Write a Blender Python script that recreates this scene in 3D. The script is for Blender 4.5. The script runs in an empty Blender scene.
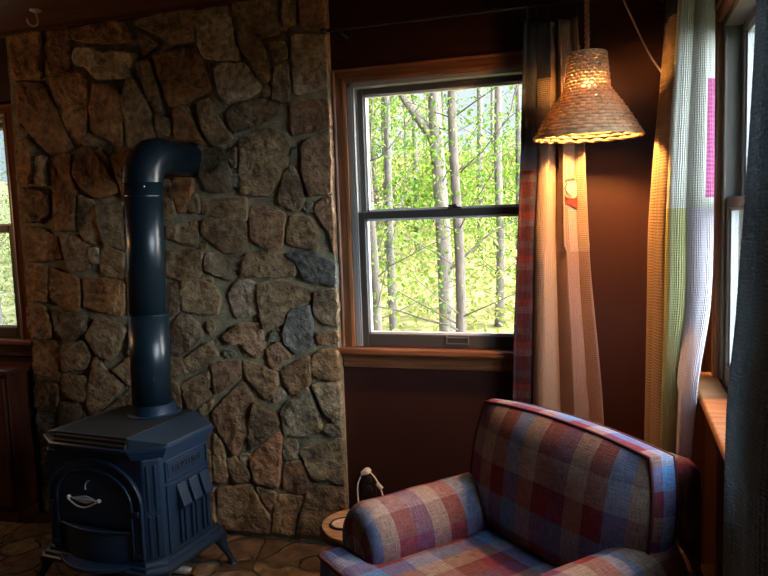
# A cabin corner: stone chimney and stove, windows onto spring woods, woven lamp, plaid armchair.
BULB, SKY0, SKY1, SUN, EXPO, LEFT = 1200., .8, 34.0, 2.3, .4, 16.
import bpy, bmesh, math, random
from mathutils import Vector, Matrix, noise
random.seed(7)
PI = math.pi
C = bpy.context.scene.collection
EYE = 1.475          # camera height above the floor
WY = 2.95            # back wall plane
WX = 0.31            # right wall plane
SY = 2.885           # face plane of the chimney stones

# ------------------------------------------------------------------ materials
def mat(name, col, rough=.6, spec=.5, metal=0., var=0., vscale=8., bump=0., bscale=40., col2=None,
        coord='Object', stretch=(1, 1, 1), detail=6., trans=0., emit=None, estr=0., coat=0.):
    m = bpy.data.materials.new(name); m.use_nodes = True
    nt = m.node_tree; N = nt.nodes; L = nt.links
    b = N['Principled BSDF']; out = N['Material Output']
    b.inputs['Base Color'].default_value = (*col, 1)
    b.inputs['Roughness'].default_value = rough
    b.inputs['Specular IOR Level'].default_value = spec
    b.inputs['Metallic'].default_value = metal
    b.inputs['Coat Weight'].default_value = coat
    tc = N.new('ShaderNodeTexCoord'); mp = N.new('ShaderNodeMapping')
    L.new(tc.outputs[coord], mp.inputs['Vector']); mp.inputs['Scale'].default_value = stretch
    if var or col2:
        n = N.new('ShaderNodeTexNoise'); n.inputs['Scale'].default_value = vscale; n.inputs['Detail'].default_value = detail
        L.new(mp.outputs[0], n.inputs['Vector'])
        r = N.new('ShaderNodeValToRGB')
        r.color_ramp.elements[0].position = .32; r.color_ramp.elements[1].position = .68
        c2 = col2 or tuple(min(1, c * (1 + var)) for c in col)
        c1 = tuple(c * (1 - var) for c in col)
        r.color_ramp.elements[0].color = (*c1, 1); r.color_ramp.elements[1].color = (*c2, 1)
        L.new(n.outputs['Fac'], r.inputs[0]); L.new(r.outputs[0], b.inputs['Base Color'])
    if bump:
        n2 = N.new('ShaderNodeTexNoise'); n2.inputs['Scale'].default_value = bscale; n2.inputs['Detail'].default_value = 8
        L.new(mp.outputs[0], n2.inputs['Vector'])
        bm = N.new('ShaderNodeBump'); bm.inputs['Strength'].default_value = bump; bm.inputs['Distance'].default_value = .01
        L.new(n2.outputs['Fac'], bm.inputs['Height']); L.new(bm.outputs[0], b.inputs['Normal'])
    if trans:
        t = N.new('ShaderNodeBsdfTranslucent'); t.inputs[0].default_value = (*col, 1)
        src = b.inputs['Base Color'].links
        if src: L.new(src[0].from_socket, t.inputs[0])
        mx = N.new('ShaderNodeMixShader'); mx.inputs[0].default_value = trans
        L.new(b.outputs[0], mx.inputs[1]); L.new(t.outputs[0], mx.inputs[2]); L.new(mx.outputs[0], out.inputs[0])
    if emit:
        b.inputs['Emission Color'].default_value = (*emit, 1); b.inputs['Emission Strength'].default_value = estr
    return m

def wood(name, c1, c2, axis=0, rough=.45, scale=5.):
    """long-grained wood, grain along the given axis"""
    st = [14, 14, 14]; st[axis] = 1.0
    return mat(name, c1, rough, .4, var=.25, vscale=scale, col2=c2, stretch=tuple(st), bump=.15, bscale=scale * 2)

def cloth(name, col, var=.18, trans=0., wu=140., wv=140., bump=.6, col2=None, crinkle=0., weft=1.):
    """woven fabric: threads from the UV map (metres), heathered colour"""
    m = mat(name, col, .95, .1)
    nt = m.node_tree; N = nt.nodes; L = nt.links; b = N['Principled BSDF']; out = N['Material Output']
    tc = N.new('ShaderNodeTexCoord')
    mp = N.new('ShaderNodeMapping'); mp.inputs['Scale'].default_value = (60, 160, 60)
    L.new(tc.outputs['UV'], mp.inputs[0])
    n = N.new('ShaderNodeTexNoise'); n.inputs['Scale'].default_value = 3; n.inputs['Detail'].default_value = 5
    L.new(mp.outputs[0], n.inputs['Vector'])
    r = N.new('ShaderNodeValToRGB'); r.color_ramp.elements[0].position = .3; r.color_ramp.elements[1].position = .7
    c2 = col2 or tuple(min(1, c * (1 + var)) for c in col)
    r.color_ramp.elements[0].color = (*[c * (1 - var) for c in col], 1); r.color_ramp.elements[1].color = (*c2, 1)
    L.new(n.outputs['Fac'], r.inputs[0]); L.new(r.outputs[0], b.inputs['Base Color'])
    hs = []
    for d, w in (('X', wu), ('Y', wv)):
        wt = N.new('ShaderNodeTexWave'); wt.wave_type = 'BANDS'; wt.bands_direction = d
        wt.inputs['Scale'].default_value = w / 6.283; wt.inputs['Distortion'].default_value = 1.5 if not crinkle else crinkle
        wt.inputs['Detail'].default_value = 2
        L.new(tc.outputs['UV'], wt.inputs['Vector']); hs.append(wt)
    ad = N.new('ShaderNodeMath'); ad.operation = 'MULTIPLY_ADD'; ad.inputs[1].default_value = weft
    L.new(hs[1].outputs['Fac'], ad.inputs[0]); L.new(hs[0].outputs['Fac'], ad.inputs[2])
    bm = N.new('ShaderNodeBump'); bm.inputs['Strength'].default_value = bump; bm.inputs['Distance'].default_value = .004
    L.new(ad.outputs[0], bm.inputs['Height']); L.new(bm.outputs[0], b.inputs['Normal'])
    if trans:
        t = N.new('ShaderNodeBsdfTranslucent'); L.new(r.outputs[0], t.inputs[0]); L.new(bm.outputs[0], t.inputs['Normal'])
        mx = N.new('ShaderNodeMixShader'); mx.inputs[0].default_value = trans
        L.new(b.outputs[0], mx.inputs[1]); L.new(t.outputs[0], mx.inputs[2]); L.new(mx.outputs[0], out.inputs[0])
    return m

def plaid(name, warp, weft, period_u, period_v, mixf=.5, dark=1.):
    """check cloth: warp stripes crossed with weft stripes, from the UV map in metres"""
    m = mat(name, (.3, .2, .2), .95, .08)
    nt = m.node_tree; N = nt.nodes; L = nt.links; b = N['Principled BSDF']
    tc = N.new('ShaderNodeTexCoord'); sp = N.new('ShaderNodeSeparateXYZ'); L.new(tc.outputs['UV'], sp.inputs[0])
    def stripes(sock, cols, per):
        d = N.new('ShaderNodeMath'); d.operation = 'DIVIDE'; d.inputs[1].default_value = per; L.new(sock, d.inputs[0])
        f = N.new('ShaderNodeMath'); f.operation = 'FRACT'; L.new(d.outputs[0], f.inputs[0])
        r = N.new('ShaderNodeValToRGB'); r.color_ramp.interpolation = 'CONSTANT'
        e = r.color_ramp.elements
        while len(e) < len(cols): e.new(.5)
        for i, c in enumerate(cols):
            e[i].position = i / len(cols); e[i].color = (*[k * dark for k in c], 1)
        L.new(f.outputs[0], r.inputs[0]); return r.outputs[0]
    a = stripes(sp.outputs[0], warp, period_u); c = stripes(sp.outputs[1], weft, period_v)
    mx = N.new('ShaderNodeMix'); mx.data_type = 'RGBA'; mx.inputs[0].default_value = mixf
    L.new(a, mx.inputs[6]); L.new(c, mx.inputs[7])
    # heathered threads: long thin flecks one way and the other
    nn = []
    for s in ((30, 420, 1), (420, 30, 1)):
        mp = N.new('ShaderNodeMapping'); mp.inputs['Scale'].default_value = s; L.new(tc.outputs['UV'], mp.inputs[0])
        n = N.new('ShaderNodeTexNoise'); n.inputs['Scale'].default_value = 1; n.inputs['Detail'].default_value = 4
        L.new(mp.outputs[0], n.inputs['Vector']); nn.append(n)
    ad = N.new('ShaderNodeMath'); ad.operation = 'ADD'
    L.new(nn[0].outputs['Fac'], ad.inputs[0]); L.new(nn[1].outputs['Fac'], ad.inputs[1])
    mr = N.new('ShaderNodeMapRange'); mr.inputs[1].default_value = .7; mr.inputs[2].default_value = 1.3
    mr.inputs[3].default_value = .55; mr.inputs[4].default_value = 1.6; L.new(ad.outputs[0], mr.inputs[0])
    mu = N.new('ShaderNodeMix'); mu.data_type = 'RGBA'; mu.blend_type = 'MULTIPLY'; mu.inputs[0].default_value = 1
    L.new(mx.outputs[2], mu.inputs[6]); L.new(mr.outputs[0], mu.inputs[7]); L.new(mu.outputs[2], b.inputs['Base Color'])
    bm = N.new('ShaderNodeBump'); bm.inputs['Strength'].default_value = .5; bm.inputs['Distance'].default_value = .003
    L.new(ad.outputs[0], bm.inputs['Height']); L.new(bm.outputs[0], b.inputs['Normal'])
    return m

def glass_mat(name, tint=(1, 1, 1), haze=0.):
    m = bpy.data.materials.new(name); m.use_nodes = True
    nt = m.node_tree; N = nt.nodes; L = nt.links; N.remove(N['Principled BSDF']); out = N['Material Output']
    t = N.new('ShaderNodeBsdfTransparent'); t.inputs[0].default_value = (*tint, 1)
    g = N.new('ShaderNodeBsdfGlossy'); g.inputs['Roughness'].default_value = .02
    f = N.new('ShaderNodeFresnel'); f.inputs[0].default_value = 1.45
    mx = N.new('ShaderNodeMixShader'); ge = N.new('ShaderNodeNewGeometry'); inv = N.new('ShaderNodeMath'); inv.operation = 'SUBTRACT'; inv.inputs[0].default_value = 1
    L.new(ge.outputs['Backfacing'], inv.inputs[1]); mu = N.new('ShaderNodeMath'); mu.operation = 'MULTIPLY'
    L.new(f.outputs[0], mu.inputs[0]); L.new(inv.outputs[0], mu.inputs[1]); L.new(mu.outputs[0], mx.inputs[0])   # reflect on entry only
    L.new(t.outputs[0], mx.inputs[1]); L.new(g.outputs[0], mx.inputs[2])
    if haze:
        d = N.new('ShaderNodeBsdfTranslucent'); d.inputs[0].default_value = (.8, .85, .9, 1)
        m2 = N.new('ShaderNodeMixShader'); m2.inputs[0].default_value = haze
        L.new(mx.outputs[0], m2.inputs[1]); L.new(d.outputs[0], m2.inputs[2]); L.new(m2.outputs[0], out.inputs[0])
    else:
        L.new(mx.outputs[0], out.inputs[0])
    return m

# ------------------------------------------------------------------ mesh building
class MB:
    def __init__(s): s.v = []; s.f = []; s.m = []; s.uv = []
    def add(s, vs, fs, mi=0, uvs=None):
        o = len(s.v); s.v += [tuple(v) for v in vs]
        for k, f in enumerate(fs):
            s.f.append([i + o for i in f]); s.m.append(mi if isinstance(mi, int) else mi[k])
            s.uv.append([uvs[i] for i in f] if uvs else None)
    def box(s, x0, x1, y0, y1, z0, z1, mi=0):
        vs = [(x, y, z) for x in (x0, x1) for y in (y0, y1) for z in (z0, z1)]
        s.add(vs, [(0, 1, 3, 2), (4, 6, 7, 5), (0, 4, 5, 1), (2, 3, 7, 6), (0, 2, 6, 4), (1, 5, 7, 3)], mi)
    def tube(s, pts, r, n=10, mi=0, caps=True, closed=False, sx=1.):
        pts = [Vector(p) for p in pts]; m = len(pts)
        rr = r if isinstance(r, (list, tuple)) else [r] * m
        vs = []; up = None
        for i, p in enumerate(pts):
            if closed: d = pts[(i + 1) % m] - pts[i - 1]
            else: d = pts[min(i + 1, m - 1)] - pts[max(i - 1, 0)]
            d.normalize()
            if up is None: up = d.orthogonal().normalized()
            up = (up - d * up.dot(d)); up = up.normalized() if up.length > 1e-6 else d.orthogonal().normalized()
            w = d.cross(up)
            for k in range(n):
                a = 2 * PI * k / n; vs.append(p + (up * math.cos(a) + w * math.sin(a) * sx) * rr[i])
        fs = []
        for i in range(m if closed else m - 1):
            for k in range(n):
                fs.append((i * n + k, i * n + (k + 1) % n, ((i + 1) % m) * n + (k + 1) % n, ((i + 1) % m) * n + k))
        if caps and not closed: fs += [list(range(n))[::-1], [(m - 1) * n + k for k in range(n)]]
        s.add(vs, fs, mi)
    def lathe(s, prof, n=32, c=(0, 0, 0), mi=0, axis=2, cap=True):
        vs = []
        for r, h in prof:
            for k in range(n):
                a = 2 * PI * k / n; p = [r * math.cos(a), r * math.sin(a), h]
                if axis == 0: p = [h, r * math.cos(a), r * math.sin(a)]
                if axis == 1: p = [r * math.cos(a), h, -r * math.sin(a)]
                vs.append((p[0] + c[0], p[1] + c[1], p[2] + c[2]))
        fs = [(i * n + k, i * n + (k + 1) % n, (i + 1) * n + (k + 1) % n, (i + 1) * n + k) for i in range(len(prof) - 1) for k in range(n)]
        if cap: fs += [list(range(n))[::-1], [(len(prof) - 1) * n + k for k in range(n)]]
        s.add(vs, fs, mi)
    def prism(s, poly, z0, z1, mi=0, axis=2, scale1=1.):
        """poly (a,b) extruded along axis; axis 2: (x,y)->z, axis 1: (x,z)->y, axis 0: (y,z)->x"""
        n = len(poly); cx = sum(p[0] for p in poly) / n; cy = sum(p[1] for p in poly) / n
        def P(a, b, h): return (a, b, h) if axis == 2 else ((a, h, b) if axis == 1 else (h, a, b))
        vs = [P(a, b, z0) for a, b in poly] + [P(cx + (a - cx) * scale1, cy + (b - cy) * scale1, z1) for a, b in poly]
        fs = [list(range(n))[::-1], list(range(n, 2 * n))] + [(i, (i + 1) % n, n + (i + 1) % n, n + i) for i in range(n)]
        s.add(vs, fs, mi)
    def loft(s, rings, mi=0, cap=True, closed=True):
        n = len(rings[0]); vs = [p for r in rings for p in r]
        fs = [(i * n + k, i * n + (k + 1) % n, (i + 1) * n + (k + 1) % n, (i + 1) * n + k)
              for i in range(len(rings) - 1) for k in range(n if closed else n - 1)]
        if cap: fs += [list(range(n))[::-1], [(len(rings) - 1) * n + k for k in range(n)]]
        s.add(vs, fs, mi)
    def build(s, name, mats, parent=None, smooth=None, bevel=0., boxuv=False, seg=2, solid=0., recalc=True):
        me = bpy.data.meshes.new(name); me.from_pydata(s.v, [], s.f)
        for m in (mats if isinstance(mats, (list, tuple)) else [mats]): me.materials.append(m)
        for p, mi in zip(me.polygons, s.m): p.material_index = mi
        if any(s.uv) or boxuv:
            ul = me.uv_layers.new(name='UVMap')
            for p, u in zip(me.polygons, s.uv):
                for j, li in enumerate(p.loop_indices):
                    if u: ul.data[li].uv = u[j]
                    elif boxuv:
                        co = me.vertices[me.loops[li].vertex_index].co; nx, ny, nz = [abs(t) for t in p.normal]
                        ul.data[li].uv = (co.y, co.z) if nx >= ny and nx >= nz else ((co.x, co.z) if ny >= nz else (co.x, co.y))
        if recalc:
            bm = bmesh.new(); bm.from_mesh(me); bmesh.ops.recalc_face_normals(bm, faces=bm.faces); bm.to_mesh(me); bm.free()
        o = bpy.data.objects.new(name, me); C.objects.link(o)
        if parent is not None: o.parent = parent
        if smooth is not None:
            me.polygons.foreach_set('use_smooth', [True] * len(me.polygons))
            if smooth < 180: me.set_sharp_from_angle(angle=math.radians(smooth))
        if bevel:
            b = o.modifiers.new('bevel', 'BEVEL'); b.width = bevel; b.segments = seg; b.limit_method = 'ANGLE'; b.angle_limit = math.radians(35)
        if solid:
            q = o.modifiers.new('solid', 'SOLIDIFY'); q.thickness = solid; q.offset = 0
        return o

def tag(o, label=None, cat=None, group=None, kind=None):
    if label: o['label'] = label
    if cat: o['category'] = cat
    if group: o['group'] = group
    if kind: o['kind'] = kind
    return o
def thing(name, label, cat, loc=(0, 0, 0), rz=0., group=None, kind=None):
    o = bpy.data.objects.new(name, None); C.objects.link(o); o.location = loc; o.rotation_euler = (0, 0, rz)
    o.empty_display_size = .1
    return tag(o, label, cat, group, kind)
def lerp(a, b, t): return a + (b - a) * t
def catmull(P, t):
    """point at t in 0..1 along control points"""
    n = len(P) - 1; x = min(max(t, 0), 1) * n; i = min(int(x), n - 1); f = x - i
    g = lambda k: Vector(P[min(max(k, 0), n)])
    p0, p1, p2, p3 = g(i - 1), g(i), g(i + 1), g(i + 2)
    return .5 * ((2 * p1) + (p2 - p0) * f + (2 * p0 - 5 * p1 + 4 * p2 - p3) * f * f + (3 * p1 - p0 - 3 * p2 + p3) * f ** 3)
def arc(cx, cy, r, a0, a1, n): return [(cx + r * math.cos(math.radians(lerp(a0, a1, i / n))), cy + r * math.sin(math.radians(lerp(a0, a1, i / n)))) for i in range(n + 1)]

# ------------------------------------------------------------------ shared materials
M_paint = mat('maroon_paint', (.036, .0105, .0075), .55, .3, var=.08, vscale=3, bump=.06, bscale=180)
M_ceil = wood('ceiling_board', (.085, .028, .014), (.12, .04, .02), 0, .5)
M_trim = wood('stained_trim', (.17, .065, .028), (.25, .10, .045), 0, .35)
M_trimv = wood('stained_trim_upright', (.19, .075, .03), (.28, .115, .05), 2, .35)
M_trimy = wood('stained_trim_deep', (.42, .19, .085), (.55, .27, .13), 1, .35)
M_jamb = mat('jamb_liner', (.24, .245, .24), .5, .4)
M_sash = mat('dark_sash', (.06, .055, .05), .5, .4)
M_sashr = mat('taupe_sash', (.17, .16, .14), .5, .4)
M_jambr = mat('taupe_jamb', (.15, .14, .12), .5, .4)
M_bead = mat('glazing_bead', (.7, .72, .74), .4, .5)
M_glass = glass_mat('window_glass')
M_glass_hazy = glass_mat('hazy_glass', (.75, .80, .84), .06)  # tint and haze put in to pale the outdoors on the left
M_glass_dimmed = glass_mat('dimmed_glass', (.60, .66, .72), 0.)  # tint put in to dim the bright outdoors through the side window
M_black = mat('black_iron', (.012, .012, .014), .5, .5)
M_outer = mat('outside_siding', (.35, .3, .24), .8, .2, var=.2, vscale=4)
# ------------------------------------------------------------------ room shell
XL, YB, ZC = -4.6, -1.9, 2.432
FX, FY = WX + .16, WY + .16
def wall_with_hole(b, horiz, a0, a1, d0, d1, holes, z0=0., z1=ZC):
    """solid wall along x (horiz) or y, thickness d0..d1, rectangular holes (a0,a1,z0,z1) sorted along a"""
    def bx(p0, p1, q0, q1):
        if p1 - p0 > 1e-4 and q1 - q0 > 1e-4:
            (b.box(p0, p1, d0, d1, q0, q1) if horiz else b.box(d0, d1, p0, p1, q0, q1))
    cur = a0
    for h0, h1, hz0, hz1 in holes:
        bx(cur, h0, z0, z1); bx(h0, h1, z0, hz0); bx(h0, h1, hz1, z1); cur = h1
    bx(cur, a1, z0, z1)
HW = .453; HZ0, HZ1 = EYE - .567, EYE + .568       # window opening: half width, bottom, top
WIN_B, WIN_L, WIN_R = -.653, -3.398, 1.95
HWR = .60                                           # side window widened out of view to light the near curtain          # window centres
b = MB(); wall_with_hole(b, True, XL, FX, WY, FY, [(WIN_L - HW, WIN_L + HW, HZ0, HZ1), (WIN_B - HW, WIN_B + HW, HZ0, HZ1)])
tag(b.build('wall_back', M_paint), kind='structure')
b = MB(); wall_with_hole(b, False, YB, WY, WX, FX, [(WIN_R - HWR, WIN_R + HWR, HZ0, HZ1)])
tag(b.build('wall_right', M_paint), kind='structure')
b = MB(); b.box(XL - .15, XL, YB, FY, 0, ZC); tag(b.build('wall_left', M_paint), kind='structure')
b = MB(); b.box(XL - .15, FX, YB - .15, YB, 0, ZC); tag(b.build('wall_front', M_paint), kind='structure')
b = MB(); b.box(XL - .3, FX + .3, YB - .3, FY + .3, ZC, ZC + .18); tag(b.build('ceiling', M_ceil), kind='structure')

# flagstone floor
def flag_floor():
    m = bpy.data.materials.new('flagstone_floor'); m.use_nodes = True
    nt = m.node_tree; N = nt.nodes; L = nt.links; bs = N['Principled BSDF']
    tc = N.new('ShaderNodeTexCoord')
    nz = N.new('ShaderNodeTexNoise'); nz.inputs['Scale'].default_value = 3; L.new(tc.outputs['Object'], nz.inputs['Vector'])
    mm = N.new('ShaderNodeMix'); mm.data_type = 'RGBA'; mm.blend_type = 'LINEAR_LIGHT'; mm.inputs[0].default_value = .14
    L.new(tc.outputs['Object'], mm.inputs[6]); L.new(nz.outputs['Color'], mm.inputs[7])
    v1 = N.new('ShaderNodeTexVoronoi'); v1.feature = 'F1'; v1.inputs['Scale'].default_value = 4.6
    v2 = N.new('ShaderNodeTexVoronoi'); v2.feature = 'DISTANCE_TO_EDGE'; v2.inputs['Scale'].default_value = 4.6
    for v in (v1, v2): L.new(mm.outputs[2], v.inputs['Vector'])
    sp = N.new('ShaderNodeSeparateColor'); L.new(v1.outputs['Color'], sp.inputs[0])
    cr = N.new('ShaderNodeValToRGB'); e = cr.color_ramp.elements
    e[0].color = (.055, .038, .026, 1); e[1].color = (.17, .14, .10, 1); k = e.new(.5); k.color = (.095, .066, .043, 1)
    L.new(sp.outputs[0], cr.inputs[0])
    n2 = N.new('ShaderNodeTexNoise'); n2.inputs['Scale'].default_value = 14; n2.inputs['Detail'].default_value = 10
    L.new(tc.outputs['Object'], n2.inputs['Vector'])
    mr = N.new('ShaderNodeMapRange'); mr.inputs[1].default_value = .3; mr.inputs[2].default_value = .7; mr.inputs[3].default_value = .4; mr.inputs[4].default_value = 1.7
    L.new(n2.outputs['Fac'], mr.inputs[0])
    mu = N.new('ShaderNodeMix'); mu.data_type = 'RGBA'; mu.blend_type = 'MULTIPLY'; mu.inputs[0].default_value = 1
    L.new(cr.outputs[0], mu.inputs[6]); L.new(mr.outputs[0], mu.inputs[7])
    g = N.new('ShaderNodeMapRange'); g.inputs[1].default_value = .015; g.inputs[2].default_value = .05; L.new(v2.outputs['Distance'], g.inputs[0])
    fin = N.new('ShaderNodeMix'); fin.data_type = 'RGBA'; L.new(g.outputs[0], fin.inputs[0])
    fin.inputs[6].default_value = (.075, .06, .042, 1); L.new(mu.outputs[2], fin.inputs[7]); L.new(fin.outputs[2], bs.inputs['Base Color'])
    h = N.new('ShaderNodeMath'); h.operation = 'MULTIPLY_ADD'; h.inputs[1].default_value = 1.3
    L.new(n2.outputs['Fac'], h.inputs[0]); L.new(g.outputs[0], h.inputs[2])
    bp = N.new('ShaderNodeBump'); bp.inputs['Strength'].default_value = 1.; bp.inputs['Distance'].default_value = .014
    L.new(h.outputs[0], bp.inputs['Height']); L.new(bp.outputs[0], bs.inputs['Normal'])
    bs.inputs['Roughness'].default_value = .6
    return m
b = MB(); b.box(XL - .15, FX, YB - .15, FY, -.12, 0); tag(b.build('floor', flag_floor()), kind='structure')

# ------------------------------------------------------------------ chimney of flat field stones
def stone_mat(name, c1, c2, c3, bump=.9):
    m = bpy.data.materials.new(name); m.use_nodes = True
    nt = m.node_tree; N = nt.nodes; L = nt.links; bs = N['Principled BSDF']
    tc = N.new('ShaderNodeTexCoord')
    n1 = N.new('ShaderNodeTexNoise'); n1.inputs['Scale'].default_value = 7; n1.inputs['Detail'].default_value = 9; n1.inputs['Distortion'].default_value = .6
    n2 = N.new('ShaderNodeTexNoise'); n2.inputs['Scale'].default_value = 38; n2.inputs['Detail'].default_value = 12; n2.inputs['Roughness'].default_value = .62
    for n in (n1, n2): L.new(tc.outputs['Object'], n.inputs['Vector'])
    cr = N.new('ShaderNodeValToRGB'); e = cr.color_ramp.elements
    e[0].position = .3; e[0].color = (*c1, 1); e[1].position = .72; e[1].color = (*c3, 1); k = e.new(.5); k.color = (*c2, 1)
    L.new(n1.outputs['Fac'], cr.inputs[0])
    mr = N.new('ShaderNodeMapRange'); mr.inputs[1].default_value = .3; mr.inputs[2].default_value = .7; mr.inputs[3].default_value = .42; mr.inputs[4].default_value = 1.6
    L.new(n2.outputs['Fac'], mr.inputs[0])
    at = N.new('ShaderNodeAttribute'); at.attribute_name = 'tint'
    m1 = N.new('ShaderNodeMath'); m1.operation = 'MULTIPLY'; L.new(mr.outputs[0], m1.inputs[0]); L.new(at.outputs['Fac'], m1.inputs[1])
    mu = N.new('ShaderNodeMix'); mu.data_type = 'RGBA'; mu.blend_type = 'MULTIPLY'; mu.inputs[0].default_value = 1
    L.new(cr.outputs[0], mu.inputs[6]); L.new(m1.outputs[0], mu.inputs[7]); L.new(mu.outputs[2], bs.inputs['Base Color'])
    ad = N.new('ShaderNodeMath'); ad.operation = 'MULTIPLY_ADD'; ad.inputs[1].default_value = 2.2
    L.new(n1.outputs['Fac'], ad.inputs[0]); L.new(n2.outputs['Fac'], ad.inputs[2])
    bp = N.new('ShaderNodeBump'); bp.inputs['Strength'].default_value = bump; bp.inputs['Distance'].default_value = .03
    L.new(ad.outputs[0], bp.inputs['Height']); L.new(bp.outputs[0], bs.inputs['Normal'])
    bs.inputs['Roughness'].default_value = .72; bs.inputs['Specular IOR Level'].default_value = .35
    return m
SM = {'o': stone_mat('rust_stone', (.14, .06, .02), (.30, .15, .055), (.40, .22, .09)),
      'b': stone_mat('brown_stone', (.135, .085, .042), (.26, .175, .09), (.35, .255, .14)),
      'r': stone_mat('reddish_stone', (.135, .075, .04), (.265, .155, .085), (.34, .225, .13)),
      'p': stone_mat('pale_stone', (.27, .20, .125), (.45, .36, .24), (.56, .46, .32)),
      'd': stone_mat('dark_stone', (.075, .052, .03), (.16, .115, .065), (.27, .205, .13), 1.),
      'g': stone_mat('green_grey_stone', (.12, .11, .07), (.225, .21, .14), (.31, .285, .195)),
      'n': stone_mat('slate_stone', (.08, .082, .07), (.145, .147, .125), (.21, .20, .165))}
M_mortar = mat('mortar', (.27, .235, .15), .9, .15, var=.3, vscale=20, bump=.7, bscale=90)
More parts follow.
